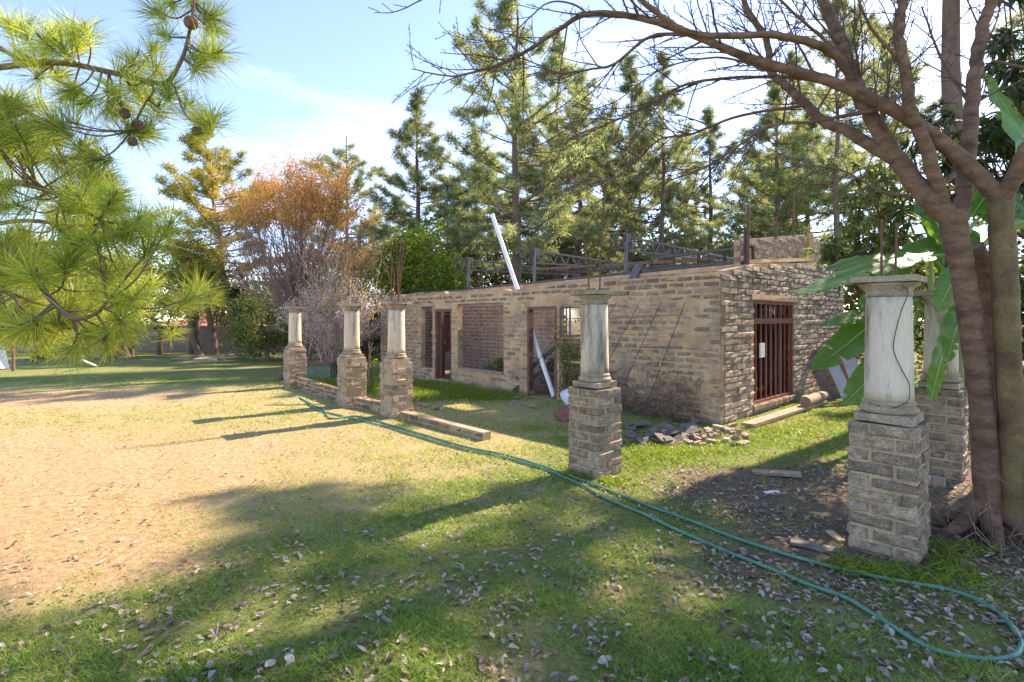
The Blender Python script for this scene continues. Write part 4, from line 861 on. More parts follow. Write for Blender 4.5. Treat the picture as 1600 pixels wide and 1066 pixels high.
# cloth on a line, pole, toy-coloured props
cl = thing('washing_line', G(21, 580), 'pinkish pole and line holding up the white cloth', 'washing line'); q = G(21, 580)
m = MB(); m.tube([q - UP * .1, q + UP * 1.22], .045, 7); m.build('pole', MT['timber_red'], cl)
m = MB(); m.tube(spline([q + UP * 1.15, q + Vector((-.9, -.3, 1.08)), q + Vector((-2.2, -.6, 1.15))], 4), .006, 4); m.build('line', MT['steel'], cl)
q2 = Vector((-2.2, -.6, 1.15)); m = MB(); m.tube([q + Vector((-2.2, -.6, -.1)), q + q2], .045, 7); m.build('pole', MT['timber_red'], cl)
vs_, fs_ = [], []; nu, nv = 24, 10
for i in range(nu):
    for j in range(nv):
        t = i / (nu - 1); s_ = j / (nv - 1); x = -.25 - 1.2 * t; fold = .07 * math.sin(t * 22 + 1.2 * s_) * (.3 + s_); vs_.append(q + Vector((x + .12 * s_ * (1 if t < .5 else -.3), -.08 - .28 * t + fold, 1.10 - 1.03 * s_ + .03 * math.sin(t * 9))))
for i in range(nu - 1):
    for j in range(nv - 1): fs_.append((i * nv + j, i * nv + j + 1, (i + 1) * nv + j + 1, (i + 1) * nv + j))
m = MB(); m.add(vs_, fs_, True); tag(m.build('hanging_cloth', MT['cloth']), 'white cloth hanging from the line beside the pinkish pole', 'cloth')
q = G(128, 570); m = MB(); m.tube([q - UP * .05, q + UP * .38], .06, 7); tag(m.build('short_stake', MT['timber_new']), 'short pale stake in the lawn holding up a plank end', 'stake')
m = MB(); m.bar(G(126, 562, .38), G(150, 572, .03), .07, .05); tag(m.build('pale_plank', MT['pvc']), 'pale plank leaning down from the short stake', 'plank')
yf = MT['leaf_yellow']; q = G(48, 566); m = MB(); m.bar(q, q + Vector((.25, 0, .34)), .07); m.bar(q + Vector((.25, 0, .02)), q + Vector((.02, 0, .36)), .07); m.bar(q + Vector((0, .06, .34)), q + Vector((.0, .06, 0)), .06); tag(m.build('yellow_trestle', solid('yellow_paint', (.5, .3, .03), (.6, .4, .06), 5, .6)), 'small yellow crossed trestle on the far lawn near the cloth', 'trestle')
q = G(486, 590); gb_ = thing('green_tank', q, 'low green box with a flat brown lid beside the end column', 'box'); m = MB(); m.box(q + Vector((.15, .3, .18)), (.42, .3, .2)); m.build('body', MT['greenbox'], gb_); m = MB(); m.box(q + Vector((.15, .3, .41)), (.55, .4, .028), None, .008); m.build('lid', MT['timber_red'], gb_)
# ================================================================== BARE TREE
random.seed(21)
TB = G(1552, 832); TD = TB.y
bare = thing('bare_tree', TB, 'big leafless tree with several trunks, its limbs arching over the ruin', 'tree')
def limb(pts, r0, r1, name='limb', mat='bark', dens=(9, 11, 7), maxlev=3, lfac=.36, twigs=True, n=6, up=.12, start=.3):
    r0 *= .72; r1 *= .8; path = spline([P(*p) for p in pts], n); path = path + rng.normal(size=path.shape) * min(r0, r1 + .01) * .12
    m = MB(); tw = MB(); k = len(path); sides = 12 if r0 > .05 else 8
    grow(m, path, r0, r1, 0, maxlev if twigs else 0, dens, lfac, (25, 62), up, (sides, 5, 4, 3), None, tw, .16, .0030, start)
    o = m.build(name, MT[mat], bare)
    if tw.v: t = tw.build('twigs', MT['twig'], o, False); t['kind'] = 'stuff'
    return o
def trunk(pts, radii, mat, name='trunk'):
    path = spline([P(*p) for p in pts], 6); rad = np.interp(np.linspace(0, 1, len(path)), np.linspace(0, 1, len(radii)), radii) * (1 + rng.normal(size=len(path)) * .03); m = MB(); m.tube(path, list(rad), 14); return m.build(name, MT[mat], bare)
D0 = TD
trunk([(1548, 870, D0), (1546, 790, D0), (1535, 640, D0), (1518, 520, D0), (1503, 420, D0), (1492, 365, D0), (1488, 330, D0)], [.14, .098, .08, .078, .078, .09, .095], 'bark')
trunk([(1566, 850, D0 + .15), (1566, 700, D0 + .2), (1560, 560, D0 + .2), (1545, 450, D0 + .15), (1520, 385, D0 + .08)], [.12, .08, .07, .07, .07], 'bark')
trunk([(1592, 850, D0 - .1), (1585, 700, D0 - .12), (1575, 560, D0 - .12), (1570, 430, D0 - .12), (1564, 340, D0 - .1), (1566, 300, D0 - .1)], [.115, .088, .08, .08, .08, .075], 'bark_moss')
trunk([(1640, 860, D0 - .2), (1610, 760, D0 - .2), (1590, 640, D0 - .1), (1578, 540, D0 - .05)], [.08, .065, .055, .04], 'bark_moss')
# main limbs, photo pixels and distance
limb([(1496, 350, D0), (1448, 308, D0 + .05), (1405, 253, D0 + .15), (1372, 203, D0 + .2), (1338, 135, D0 + .25), (1312, 63, D0 + .3), (1287, 0, D0 + .35), (1262, -90, D0 + .4)], .115, .045)
limb([(1400, 250, D0 + .15), (1355, 224, D0 + .3), (1321, 203, D0 + .45), (1287, 190, D0 + .6), (1262, 165, D0 + .7), (1228, 135, D0 + .85), (1203, 110, D0 + .95), (1198, 63, D0 + 1.0), (1169, 17, D0 + 1.1), (1150, -40, D0 + 1.1)], .075, .03)
limb([(1562, 310, D0 - .1), (1507, 253, D0 - .05), (1456, 211, D0), (1405, 177, D0 + .05), (1355, 152, D0 + .1), (1296, 127, D0 + .15), (1236, 110, D0 + .22), (1160, 87, D0 + .3), (1084, 55, D0 + .4), (1000, 28, D0 + .5), (919, 22, D0 + .6), (871, 48, D0 + .7), (809, 88, D0 + .8), (765, 106, D0 + .85), (706, 119, D0 + .9), (644, 108, D0 + .95)], .085, .006, lfac=.16, dens=(10, 11, 7))
limb([(1338, 135, D0 + .25), (1325, 110, D0 + .2), (1296, 80, D0 + .15), (1253, 63, D0 + .1), (1203, 55, D0 + .05), (1093, 55, D0), (1040, 30, D0 - .05), (980, -20, D0 - .1)], .058, .02, lfac=.2)
limb([(1478, 330, D0), (1450, 240, D0 - .05), (1435, 200, D0 - .05), (1422, 169, D0 - .08), (1414, 106, D0 - .1), (1405, 51, D0 - .1), (1412, 0, D0 - .1), (1425, -80, D0 - .1)], .07, .04, lfac=.3)
limb([(1500, 345, D0 + .1), (1507, 296, D0 + .15), (1511, 236, D0 + .2), (1519, 169, D0 + .25), (1524, 106, D0 + .3), (1536, 42, D0 + .35), (1549, 0, D0 + .4), (1565, -90, D0 + .4)], .085, .05, lfac=.3)
limb([(1564, 320, D0 - .1), (1587, 270, D0 - .2), (1612, 220, D0 - .3), (1660, 120, D0 - .4)], .09, .05, lfac=.3)
limb([(1388, 168, D0 + .06), (1317, 182, D0 + .15), (1270, 190, D0 + .2), (1203, 196, D0 + .2), (1160, 224, D0 + .25), (1101, 262, D0 + .3), (1040, 285, D0 + .3), (960, 320, D0 + .3)], .026, .004, lfac=.3, dens=(11, 11, 7))
limb([(1300, 128, D0 + .15), (1200, 120, D0 + .4), (1080, 130, D0 + .6), (999, 172, D0 + .8), (926, 205, D0 + .9), (878, 234, D0 + .95), (823, 240, D0 + 1.0)], .024, .004, lfac=.28, dens=(11, 11, 7))
limb([(1262, 165, D0 + .7), (1160, 180, D0 + .8), (1080, 210, D0 + .9), (1028, 220, D0 + 1.0), (973, 271, D0 + 1.1), (911, 296, D0 + 1.1), (871, 294, D0 + 1.1)], .022, .004, lfac=.28, dens=(11, 11, 7))
limb([(1084, 55, D0 + .4), (1017, 57, D0 + .5), (962, 99, D0 + .5), (926, 108, D0 + .55), (871, 113, D0 + .6), (809, 91, D0 + .65), (740, 100, D0 + .7)], .024, .004, lfac=.28, dens=(11, 11, 7))
limb([(999, 29, D0 + .5), (988, 0, D0 + .4), (960, -60, D0 + .3)], .02, .008)
limb([(919, 22, D0 + .6), (890, 5, D0 + .6), (850, 8, D0 + .65), (790, 60, D0 + .7), (735, 62, D0 + .7), (690, 50, D0 + .75)], .014, .003, lfac=.3, dens=(11, 11, 7))
limb([(980, -20, D0 - .1), (860, -60, D0), (760, -40, D0), (680, -10, D0 + .1), (620, 18, D0 + .1), (585, 20, D0 + .1)], .016, .003, lfac=.14, dens=(6, 8, 5))
limb([(1320, 90, D0 + .28), (1240, 20, D0 + .1), (1180, -40, D0)], .02, .008)
limb([(1203, 110, D0 + .95), (1120, 90, D0 + 1.1), (1030, 110, D0 + 1.2), (960, 160, D0 + 1.3), (900, 175, D0 + 1.3)], .018, .004, lfac=.3, dens=(11, 11, 7))
limb([(1550, 95, D0 - .1), (1600, 105, D0 - .2), (1680, 120, D0 - .3)], .016, .012, twigs=False)
limb([(1414, 106, D0 - .1), (1360, 40, D0 - .2), (1330, -30, D0 - .3)], .02, .008)
limb([(1519, 169, D0 + .25), (1470, 90, D0 + .5), (1440, 10, D0 + .6)], .02, .008)
limb([(1448, 308, D0 + .05), (1380, 300, D0 + .5), (1310, 265, D0 + .9), (1230, 262, D0 + 1.2), (1150, 300, D0 + 1.3)], .02, .004, lfac=.3, dens=(6, 8, 5))
for k, (a, l) in enumerate(((3.4, .55), (4.1, .6), (4.9, .5), (2.8, .5), (5.6, .5))):
    p = np.array([TB.x, TB.y + .05, .28]); d = np.array([math.cos(a), math.sin(a), 0]); m = MB(); m.tube(spline([p, p + d * .14 + np.array([0, 0, -.12]), p + d * l * .65 + np.array([0, 0, -.25]), p + d * l + np.array([random.uniform(-.1, .1), random.uniform(-.1, .1), -.33])], 4), np.linspace(.09, .022, 13), 8); m.build('root', MT['bark'], bare)
# dry roots and thorny suckers round the foot
m = MB()
for k in range(60):
    a = random.uniform(2.4, 5.6); p = np.array([TB.x + math.cos(a) * random.uniform(.15, .4), TB.y + math.sin(a) * random.uniform(.1, .35), 0]); d = np.array([math.cos(a), math.sin(a), random.uniform(.3, 1.6)]); l = random.uniform(.2, .6)
    m.tube(spline([p, p + d * l * .5, p + d * l * .8 + np.array([0, 0, -.1 * l]), p + d * l * .9 + np.array([random.uniform(-.2, .2), random.uniform(-.1, .1), -.4 * l])], 3), .004, 3, cap=False)
m.build('suckers', MT['vine'], bare)['kind'] = 'stuff'

# ================================================================== FOREGROUND PINE (comes in beside the lawn)
random.seed(5)
TP = Vector((-6.3, 4.6, 0))
pinef = thing('long_needled_pine', TP, 'long needled pine whose branches hang in over the lawn', 'pine tree')
tp_ = spline([TP - UP * .1, TP + Vector((.1, 0, 2)), TP + Vector((.1, .1, 4)), TP + Vector((0, .1, 7))], 4); m = MB(); m.tube(tp_, np.linspace(.3, .12, len(tp_)), 12); m.build('trunk', MT['pinebark'], pinef)
def tuft_mesh(seed, n, ln, spread):
    r = np.random.default_rng(seed); a = r.uniform(0, 2 * math.pi, n); th = np.abs(r.normal(spread, .32, n)); th = np.clip(th, .08, 2.0)
    D = np.stack([np.sin(th) * np.cos(a), np.sin(th) * np.sin(a), np.cos(th)], 1); z = r.uniform(-.10, .02, n) - .03 * th; Pb = np.stack([.004 * np.cos(a), .004 * np.sin(a), z], 1)
    V, T = blades(Pb, D, ln * r.uniform(.65, 1.1, n), np.full(n, .0042), nrm(np.stack([np.cos(a), np.sin(a), -.2 * np.ones(n)], 1)) * .35); tn = np.repeat(np.clip(r.normal(.5, .28, n), 0, 1), 5)
    # bud: a small pointed scaly cone at the tip
    k = 7; bv = []
    for (rr, zz) in ((.007, -.02), (.011, .0), (.008, .025), (.001, .042)): bv += [(rr * math.cos(q * 6.283 / k), rr * math.sin(q * 6.283 / k), zz) for q in range(k)]
    o = len(V); bt = []
    for i in range(3):
        for q in range(k): a0, a1, b0, b1 = i * k + q, i * k + (q + 1) % k, (i + 1) * k + q, (i + 1) * k + (q + 1) % k; bt += [(o + a0, o + a1, o + b1), (o + a0, o + b1, o + b0)]
    me = np_mesh('needle_tuft', np.concatenate([V, bv]), np.concatenate([T, bt]), [MT['needle'], MT['cone']], np.concatenate([tn, np.zeros(len(bv))]))
    mi = np.zeros(len(me.polygons), np.int32); mi[len(T):] = 1; me.polygons.foreach_set('material_index', mi); return me
TUFT = [tuft_mesh(100 + k, 150, .22 + .02 * (k % 3), .75 + .12 * (k % 4)) for k in range(8)]
def tuft(p, d, s=1.0):
    o = bpy.data.objects.new('needle_tuft', random.choice(TUFT)); col.objects.link(o); o.parent = pinef; o.location = Vector(p) - pinef.location
    o.rotation_mode = 'QUATERNION'; o.rotation_quaternion = Vector(d).to_track_quat('Z', 'Y') @ Quaternion((0, 0, 1), random.uniform(0, 6.28)); o.scale = (s, s, s); return o
LIMBS = [([(-300, 60, 4.6), (-60, 112, 4.0), (0, 105, 3.9), (90, 98, 3.8), (180, 115, 3.7), (235, 128, 3.65), (262, 127, 3.65), (285, 90, 3.65), (298, 40, 3.65), (305, -12, 3.65)], .028, .009),
    ([(-300, -20, 4.6), (-60, 45, 4.3), (0, 75, 4.2), (45, 100, 4.1), (90, 110, 4.0)], .03, .012),
    ([(-300, 120, 4.6), (-40, 150, 4.2), (30, 168, 4.1), (75, 205, 4.0), (100, 250, 3.9), (130, 272, 3.9)], .026, .008),
    ([(-300, 230, 4.6), (-60, 290, 3.9), (20, 285, 3.6), (80, 300, 3.5), (135, 330, 3.4), (158, 345, 3.4)], .03, .010),
    ([(-300, 320, 4.6), (-60, 350, 4.4), (40, 345, 4.3), (120, 352, 4.2), (180, 350, 4.2), (240, 335, 4.2)], .026, .007),
    ([(-300, 330, 4.6), (-40, 370, 3.6), (45, 423, 3.3), (75, 463, 3.2), (113, 497, 3.2), (150, 490, 3.2), (168, 470, 3.2)], .026, .009),
    ([(-300, 360, 4.6), (20, 380, 4.6), (120, 385, 4.5), (215, 428, 4.5), (270, 452, 4.5), (330, 465, 4.5)], .026, .006),
    ([(-300, 380, 4.6), (0, 420, 5.0), (110, 440, 4.9), (205, 478, 4.8), (238, 500, 4.8), (262, 506, 4.8)], .024, .007),
    ([(-300, 400, 4.6), (-60, 450, 3.7), (10, 455, 3.4), (32, 480, 3.3)], .02, .008),
    ([(262, 127, 3.65), (272, 135, 3.65), (285, 170, 3.6), (300, 190, 3.6), (318, 193, 3.6)], .008, .005),
    ([(235, 128, 3.65), (240, 142, 3.65), (228, 160, 3.62), (214, 185, 3.6), (206, 205, 3.6)], .009, .006)]
paths = []
for pts, r0, r1 in LIMBS:
    pth = spline([P(*p) for p in pts], 8); paths.append(pth); m = MB(); m.tube(pth, np.linspace(r0, r1, len(pth)), 7); m.build('limb', MT['pinetwig'], pinef)
allp = np.concatenate([p[6:] for p in paths])
TW = MB()
def hang(px, py, d, outp=None, s=1.0):
    p = np.array(P(px, py, d)); dist = np.linalg.norm(allp - p, axis=1); a = allp[np.argmin(dist)]; away = unit(p - a + vrand(3) * .08)
    if dist.min() > .05:
        mid = (a + p) / 2 + np.array([0, 0, -.12 * dist.min()]) + vrand(3) * .03; path = spline([a, mid, p], 4); TW.tube(path, np.linspace(.007, .0045, len(path)), 5, cap=False); away = unit(path[-1] - path[-3])
    tuft(p, unit(away + np.array([0, 0, .35])), s)
SPOTS = [(12, 30), (35, 45), (62, 62), (85, 55), (112, 48), (138, 40), (70, 85), (100, 75), (130, 75), (28, 80), (242, 18), (262, 8), (300, 8), (338, 32), (328, 22), (258, 50), (240, 72), (330, 52), (345, 78), (318, 92), (306, 100), (322, 82),
         (205, 100), (215, 118), (225, 150), (200, 130), (190, 165), (172, 140), (180, 182), (212, 192), (218, 210), (238, 205), (260, 132), (262, 150), (245, 165), (302, 158), (330, 182), (320, 190), (118, 150), (130, 158), (105, 140), (95, 120), (60, 120), (250, 100), (215, 85),
         (270, 515), (330, 462), (300, 468), (310, 450), (285, 480), (110, 545), (95, 520), (50, 500), (25, 490), (60, 470), (140, 520), (160, 500), (175, 480), (200, 470), (215, 455), (240, 440), (230, 350), (245, 338), (265, 345), (215, 340), (150, 250), (140, 240), (130, 225), (108, 185), (145, 285)]
for px, py in SPOTS: hang(px + random.uniform(-4, 4), py + random.uniform(-4, 4), 3.65 + random.uniform(-.1, .25) if py < 230 else random.choice((3.3, 3.6, 4.3, 4.7)) + random.uniform(-.15, .15), s=random.uniform(.8, 1.0))
cnt = 0
while cnt < 185:
    px, py = random.uniform(-60, 275), random.uniform(130, 545)
    lim = 60 + 60 * sstep(150, 215, py) + 125 * sstep(215, 330, py) - 0 * py; lim = lim - 70 * sstep(500, 560, py)
    if px > lim + random.uniform(-45, 10): continue
    if py < 200 and px > 90: continue
    hang(px, py, random.uniform(3.0, 5.2), s=random.uniform(.65, 1.08)); cnt += 1
TW.build('twigs', MT['pinetwig'], pinef)['kind'] = 'stuff'
# cones
cm = MB()
for ring in range(8):
    z = -.035 + ring * .01; rr = .034 * math.sin(math.pi * (ring + 1.2) / 9.4)
    for k in range(9):
        a = (k + .5 * (ring % 2)) * 6.283 / 9; d = Vector((math.cos(a), math.sin(a), .35)).normalized(); c_ = Vector((math.cos(a) * rr * .75, math.sin(a) * rr * .75, z)); sd = Vector((-math.sin(a), math.cos(a), 0)); up_ = d.cross(sd)
        cm.box(c_ + d * .006, (.012, .008, .003), (d, sd, up_))
cm.lathe([(.008, -.04), (.022, -.02), (.022, .015), (.005, .038)], (0, 0, 0), 8)
cme = cm.mesh('pine_cone', MT['cone'])
for px, py, d, s in ((298, 36, 3.6, 1.05), (195, 178, 3.55, .8), (216, 196, 3.55, .85), (207, 222, 3.55, .7), (307, 205, 3.55, .75), (323, 193, 3.55, .5)):
    o = link('pine_cone', cme, pinef, False); o.location = P(px, py, d) - pinef.location; o.scale = (s, s, s); o.rotation_euler = (random.uniform(-.8, .8), random.uniform(-.8, .8), random.random() * 6)

# ================================================================== BANANA PLANT
random.seed(9)
BB = XY(1455, 5.9); ban = thing('banana_plant', BB, 'banana plant with broad torn green leaves behind the column beside the bare tree', 'banana plant')
for k, (dx, dy, hh, r) in enumerate(((0, 0, 1.9, .11), (.45, .25, 2.4, .12), (-.2, .4, 1.2, .08))):
    pth = spline([BB + Vector((dx, dy, -.05)), BB + Vector((dx + .03, dy, hh * .5)), BB + Vector((dx, dy, hh))], 4); m = MB(); m.tube(pth, np.linspace(r, r * .55, len(pth)), 10); m.build('stem', MT['banana_stem'], ban)
def banana_leaf(pts, width, nrm_hint=(0, -.3, 1), droop=.35, tears=6, petiole=True, n=72, tw=0.0):
    """curved blade along pts (root to tip), folded at the midrib and torn along the side veins"""
    path = spline([P(*p) for p in pts], max(4, n // (len(pts) - 1))); k = len(path); t = np.gradient(path, axis=0); V, T, tn = [], [], []
    torn = {random.randrange(3, k - 2): random.choice((-1, 1)) for _ in range(tears)}
    nh = np.array(nrm_hint, float); rows = []
    for i in range(k):
        f = i / (k - 1); d = unit(t[i]); s = unit(np.cross(d, nh)); u = np.cross(s, d); w = width * (math.sin(math.pi * min(1, (f * .93 + .07))) ** .55) * (1 if f < .97 else .5); row = []
        for j, q in enumerate((-1, -.66, -.33, 0, .33, .66, 1)):
            wav = .025 * width * math.sin(i * .5 + j) * abs(q) + random.uniform(-.004, .004) * abs(q); ss = q * w / 2; p = path[i] + s * ss * (1 - .12 * abs(q)) + u * (abs(q) * w * .16 - droop * w * q * q * .5) + u * wav; row.append(p)
        rows.append(row)
    base_i = {}
    for i in range(k):
        for j in range(7): V.append(rows[i][j]); tn.append(.25 + .5 * abs(j - 3) / 3 * random.random() + random.uniform(-.08, .15))
    for i in range(k - 1):
        for j in range(6):
            sd = -1 if j < 3 else 1
            if (torn.get(i) == sd and j in (0, 1, 4, 5)) or (torn.get(i - 1) == sd and j in (0, 5)): continue
            a, b, c, d = i * 7 + j, i * 7 + j + 1, (i + 1) * 7 + j + 1, (i + 1) * 7 + j; T += [(a, b, c), (a, c, d)]
    o = link('leaf', np_mesh('leaf', V, T, MT['banana'], np.clip(tn, 0, 1), True), ban)
    m = MB(); m.tube(path - np.array([0, 0, .006]), np.linspace(.016, .004, k), 6); m.build('midrib', MT['banana_rib'], o, False)
    # leaf stalk back to the crown of the nearest stem
    m = MB(); root = min([Vector((0, 0, 1.85)), Vector((.45, .25, 2.35)), Vector((-.2, .4, 1.2))], key=lambda v: (BB + v - Vector(path[0])).length) + BB
    m.tube(spline([root - UP * .15, (root + Vector(path[0])) / 2 + UP * .06, path[0]], 4), np.linspace(.03, .016, 9), 6); m.build('leaf_stalk', MT['banana_rib'], o, False)
banana_leaf([(1455, 402, 5.6), (1390, 412, 5.4), (1310, 437, 5.2), (1240, 462, 5.1)], .36, (.1, -.35, 1))
banana_leaf([(1480, 398, 5.9), (1400, 402, 5.9), (1340, 408, 5.9), (1287, 424, 5.9)], .34, (.1, -.5, 1))
banana_leaf([(1430, 470, 5.7), (1390, 482, 5.6), (1330, 497, 5.5), (1283, 508, 5.5)], .34, (0, -.45, 1))
banana_leaf([(1400, 470, 5.8), (1370, 498, 5.6), (1320, 540, 5.4), (1268, 578, 5.3)], .40, (-.35, -.75, .6))
banana_leaf([(1420, 520, 5.7), (1385, 560, 5.5), (1350, 600, 5.4), (1318, 632, 5.4)], .36, (-.4, -.8, .5))
banana_leaf([(1420, 400, 6.2), (1400, 420, 6.2), (1365, 470, 6.2), (1345, 490, 6.2)], .36, (-.3, -.8, .5))
banana_leaf([(1480, 440, 6.3), (1478, 400, 6.3), (1462, 350, 6.4), (1430, 310, 6.5)], .46, (.1, -.9, .3))
banana_leaf([(1478, 470, 6.4), (1500, 440, 6.4), (1515, 400, 6.5), (1500, 350, 6.6)], .46, (-.1, -.9, .3))
banana_leaf([(1490, 395, 6.0), (1470, 360, 6.1), (1450, 330, 6.2), (1425, 330, 6.3)], .40, (0, -.7, .6))
banana_leaf([(1520, 360, 6.2), (1500, 375, 6.2), (1445, 385, 6.2), (1400, 395, 6.2)], .40, (.1, -.6, .8))
banana_leaf([(1530, 340, 6.0), (1550, 330, 6.0), (1585, 340, 6.0), (1630, 370, 6.0)], .5, (0, -.7, .6))
banana_leaf([(1480, 520, 5.6), (1470, 560, 5.4), (1460, 600, 5.4), (1454, 630, 5.4)], .24, (.2, -.9, .3))
banana_leaf([(1500, 400, 5.8), (1540, 440, 5.6), (1550, 500, 5.5), (1540, 560, 5.5)], .46, (.1, -.9, .4))
banana_leaf([(1525, 470, 5.2), (1512, 440, 5.1), (1490, 440, 5.0), (1462, 490, 5.0)], .34, (.1, -.8, .6))
banana_leaf([(1530, 500, 5.1), (1515, 490, 5.0), (1495, 510, 4.9), (1478, 570, 4.9)], .30, (.1, -.8, .6))
banana_leaf([(1640, 330, 5.4), (1620, 260, 5.4), (1585, 190, 5.4), (1535, 110, 5.5)], .75, (.5, -.85, .1), tears=3)
banana_leaf([(1660, 300, 5.8), (1640, 240, 5.9), (1600, 200, 6.0), (1555, 180, 6.0)], .55, (.2, -.85, .3), tears=3)
banana_leaf([(1620, 345, 5.7), (1590, 320, 5.8), (1550, 300, 5.9), (1515, 340, 5.9)], .5, (.1, -.8, .5), tears=6)
for px in (1640,):
    q = XY(px, 5.7); pth = spline([q - UP * .05, q + Vector((0, 0, 1.4)), q + Vector((0, -.1, 2.9))], 4); m = MB(); m.tube(pth, np.linspace(.12, .07, len(pth)), 10); m.build('stem', MT['banana_stem'], ban)

# ================================================================== THINGS LYING ABOUT THE RUIN
random.seed(4)
# white pipe leaning out over the wall
q0 = G(862, 627); u_top = P(768, 336, 11.2); q0 = q0 + DR * .0
q0 = C0 + DL * (d2[0] + .16) + DR * .09; q0 = Vector((q0.x, q0.y, .03))
dpt = (C0 + DL * d2[0]).y
tp2 = P(769, 336, (C0 + DL * (d2[0] + 2.1) + DR * 1.75).y)
m = MB(); m.tube([q0, tp2], .052, 14); tag(m.build('white_pipe', MT['pvc']), 'long white plastic pipe leaning out of the near doorway over the wall top', 'pipe')
# tipped white basin with rusty board
bq = G(872, 648); nb_ = Vector((-.35, -.62, .70)).normalized(); sx_ = nb_.cross(UP).normalized(); sy_ = sx_.cross(nb_)
m = MB(); vs_ = []; pr = [(.0, .0), (.26, .0), (.30, .06), (.335, .17), (.35, .175), (.33, .19), (.30, .17)]
bc = bq + Vector((.22, .25, .17)); n_ = 20; ax3 = (Vector((.78, -.18, .60)).normalized()); ax1 = ax3.cross(UP).normalized(); ax2 = ax1.cross(ax3)
for r, z in pr:
    for k in range(n_): a = 6.283 * k / n_; e = 1.0 / max(abs(math.cos(a)) ** 4 + abs(math.sin(a)) ** 4, 1e-6) ** .25; vs_.append(bc + ax1 * (r * e * math.cos(a)) * 1.0 + ax2 * (r * e * math.sin(a)) * .72 - ax3 * (.19 - z) * -1)
fs_ = [(i * n_ + k, i * n_ + (k + 1) % n_, (i + 1) * n_ + (k + 1) % n_, (i + 1) * n_ + k) for i in range(len(pr) - 1) for k in range(n_)]
m.add(vs_, fs_, True); tag(m.build('white_basin', MT['white']), 'white enamel basin tipped on its side by the column standing alone', 'basin')
m = MB(); b0 = G(874, 655, .03); m.bar(b0, b0 + Vector((.52, .25, .30)), .30, .035, Vector((-.4, -.5, .6))); tag(m.build('rusty_board', MT['redpaint']), 'rusty red board propped under the white basin', 'board')
# leaning steel mesh against the long wall: each rod a part
tre = thing('steel_trellis', C0 + DL * 1.2 - DR * .12, 'thin rusty steel mesh of crossing rods leaning on the long wall', 'trellis')
def onw(px, py, off):
    u = ufront(px); q = C0 + DL * u - DR * off; return Vector((q.x, q.y, EYE + (HY - py) / F * q.y))
for a, b in (((966, 474), (954, 512)), ((1000, 478), (957, 588)), ((1036, 473), (998, 606)), ((1074, 472), (1042, 600)), ((880, 515), (858, 560))):
    p, q = onw(a[0], a[1], .07), onw(b[0], b[1], .28)
    q = q + (q - p) * (.62 if b[1] > 560 else .1); q.z = max(q.z, .01); m = MB(); m.tube([p, q], .0075, 5); m.build('rod', MT['rust'], tre)
for a, b in (((880, 498), (1076, 491)), ((880, 537), (1077, 543)), ((870, 580), (960, 582))):
    m = MB(); m.tube(spline([onw(a[0], a[1], .14), onw((a[0] + b[0]) / 2, (a[1] + b[1]) / 2 + 2, .15), onw(b[0], b[1], .14)], 4), .005, 5); m.build('rod', MT['rust'], tre)
# dry vine tangle at the foot of the wall
vb = C0 + DL * 1.0 - DR * .3; vin = thing('dry_vine', vb, 'brown dry vine tangled at the foot of the long wall under the trellis', 'vine'); m = MB()
for k in range(430):
    u = random.uniform(.3, 2.3) ; z = abs(random.gauss(0, .38)); z = min(z, .95 - .25 * abs(u - 1.2)); o_f = random.uniform(.03, .28) * (1.1 - z); p = C0 + DL * u - DR * o_f + UP * max(.01, z); pts = [p]; d = vrand(3)
    for s in range(5):
        d = unit(d + vrand(3) * .7 + np.array([0, 0, -.05])); nx_ = np.array(pts[-1]) + d * .085; off = -((Vector(nx_) - C0).dot(DR))
        if off < .02: nx_ = nx_ - np.array(DR) * (.03 - off)
        nx_[2] = max(.01, nx_[2]); pts.append(nx_)
    m.tube(pts, .0045 * random.uniform(.6, 1.2), 3, cap=False)
m.build('stems', MT['vine'], vin)['kind'] = 'stuff'
# green creeper on the window by the column
cw = C0 + DL * w2[0]; crp = thing('window_creeper', cw, 'green creeper climbing the steel window beside the near doorway', 'creeper'); m = MB(); pts = []
for k in range(14):
    u = random.uniform(w2[0] - .05, w2[1] - .1); q = [C0 + DL * (u + .1 * s * random.uniform(-1, 1)) - DR * random.uniform(.02, .08) + UP * (s * .42 * random.uniform(.7, 1)) for s in range(5)]; m.tube(spline(q, 3), .005, 3, cap=False); pts += [tuple(x) for x in spline(q, 3)]
m.build('stems', MT['vine'], crp)['kind'] = 'stuff'
pts = np.array(pts); idx = rng.integers(0, len(pts), 520); Pb = pts[idx] + rng.normal(size=(520, 3)) * .05; V, T = leaves(Pb, rdirs(520), .075 * rng.uniform(.6, 1.3, 520), .04 * np.ones(520)); o = link('leaves', np_mesh('leaves', V, T, MT['leaf_green'], np.repeat(rng.random(520), 4)), crp); o['kind'] = 'stuff'
for px, py, hh, n in ((745, 590, .7, 160), (835, 600, .9, 260), (852, 590, 1.2, 300)):
    q = C0 + DL * ufront(px) + DR * .7; leafy('weed_bush', q, hh, .32, .3, .05, n * 3, .075, 'leaf_olive', 'leafy weed growing inside the ruin, seen through the ' + {745: 'wide window opening', 835: 'near doorway, low', 852: 'near doorway, tall'}[px], 'weed', trunk=.012, stems=3, branches=5, nclump=22)
# dark beams lying inside
for k, (a, b, lab) in enumerate((((838, 568), (872, 540), 'upper'), ((836, 590), (874, 562), 'lower'))):
    dd_ = (C0 + DL * d2[0] + DR * 1.2).y; p, q = P(a[0], a[1], dd_), P(b[0], b[1], dd_ - .1); p = p + (p - q) * .9; p.z = max(.05, p.z)
    m = MB(); m.bar(p, q, .07, .10); tag(m.build('fallen_beam', MT['steel']), 'dark fallen beam seen through the near doorway, the %s of two' % lab, 'beam', 'fallen beams inside the ruin')
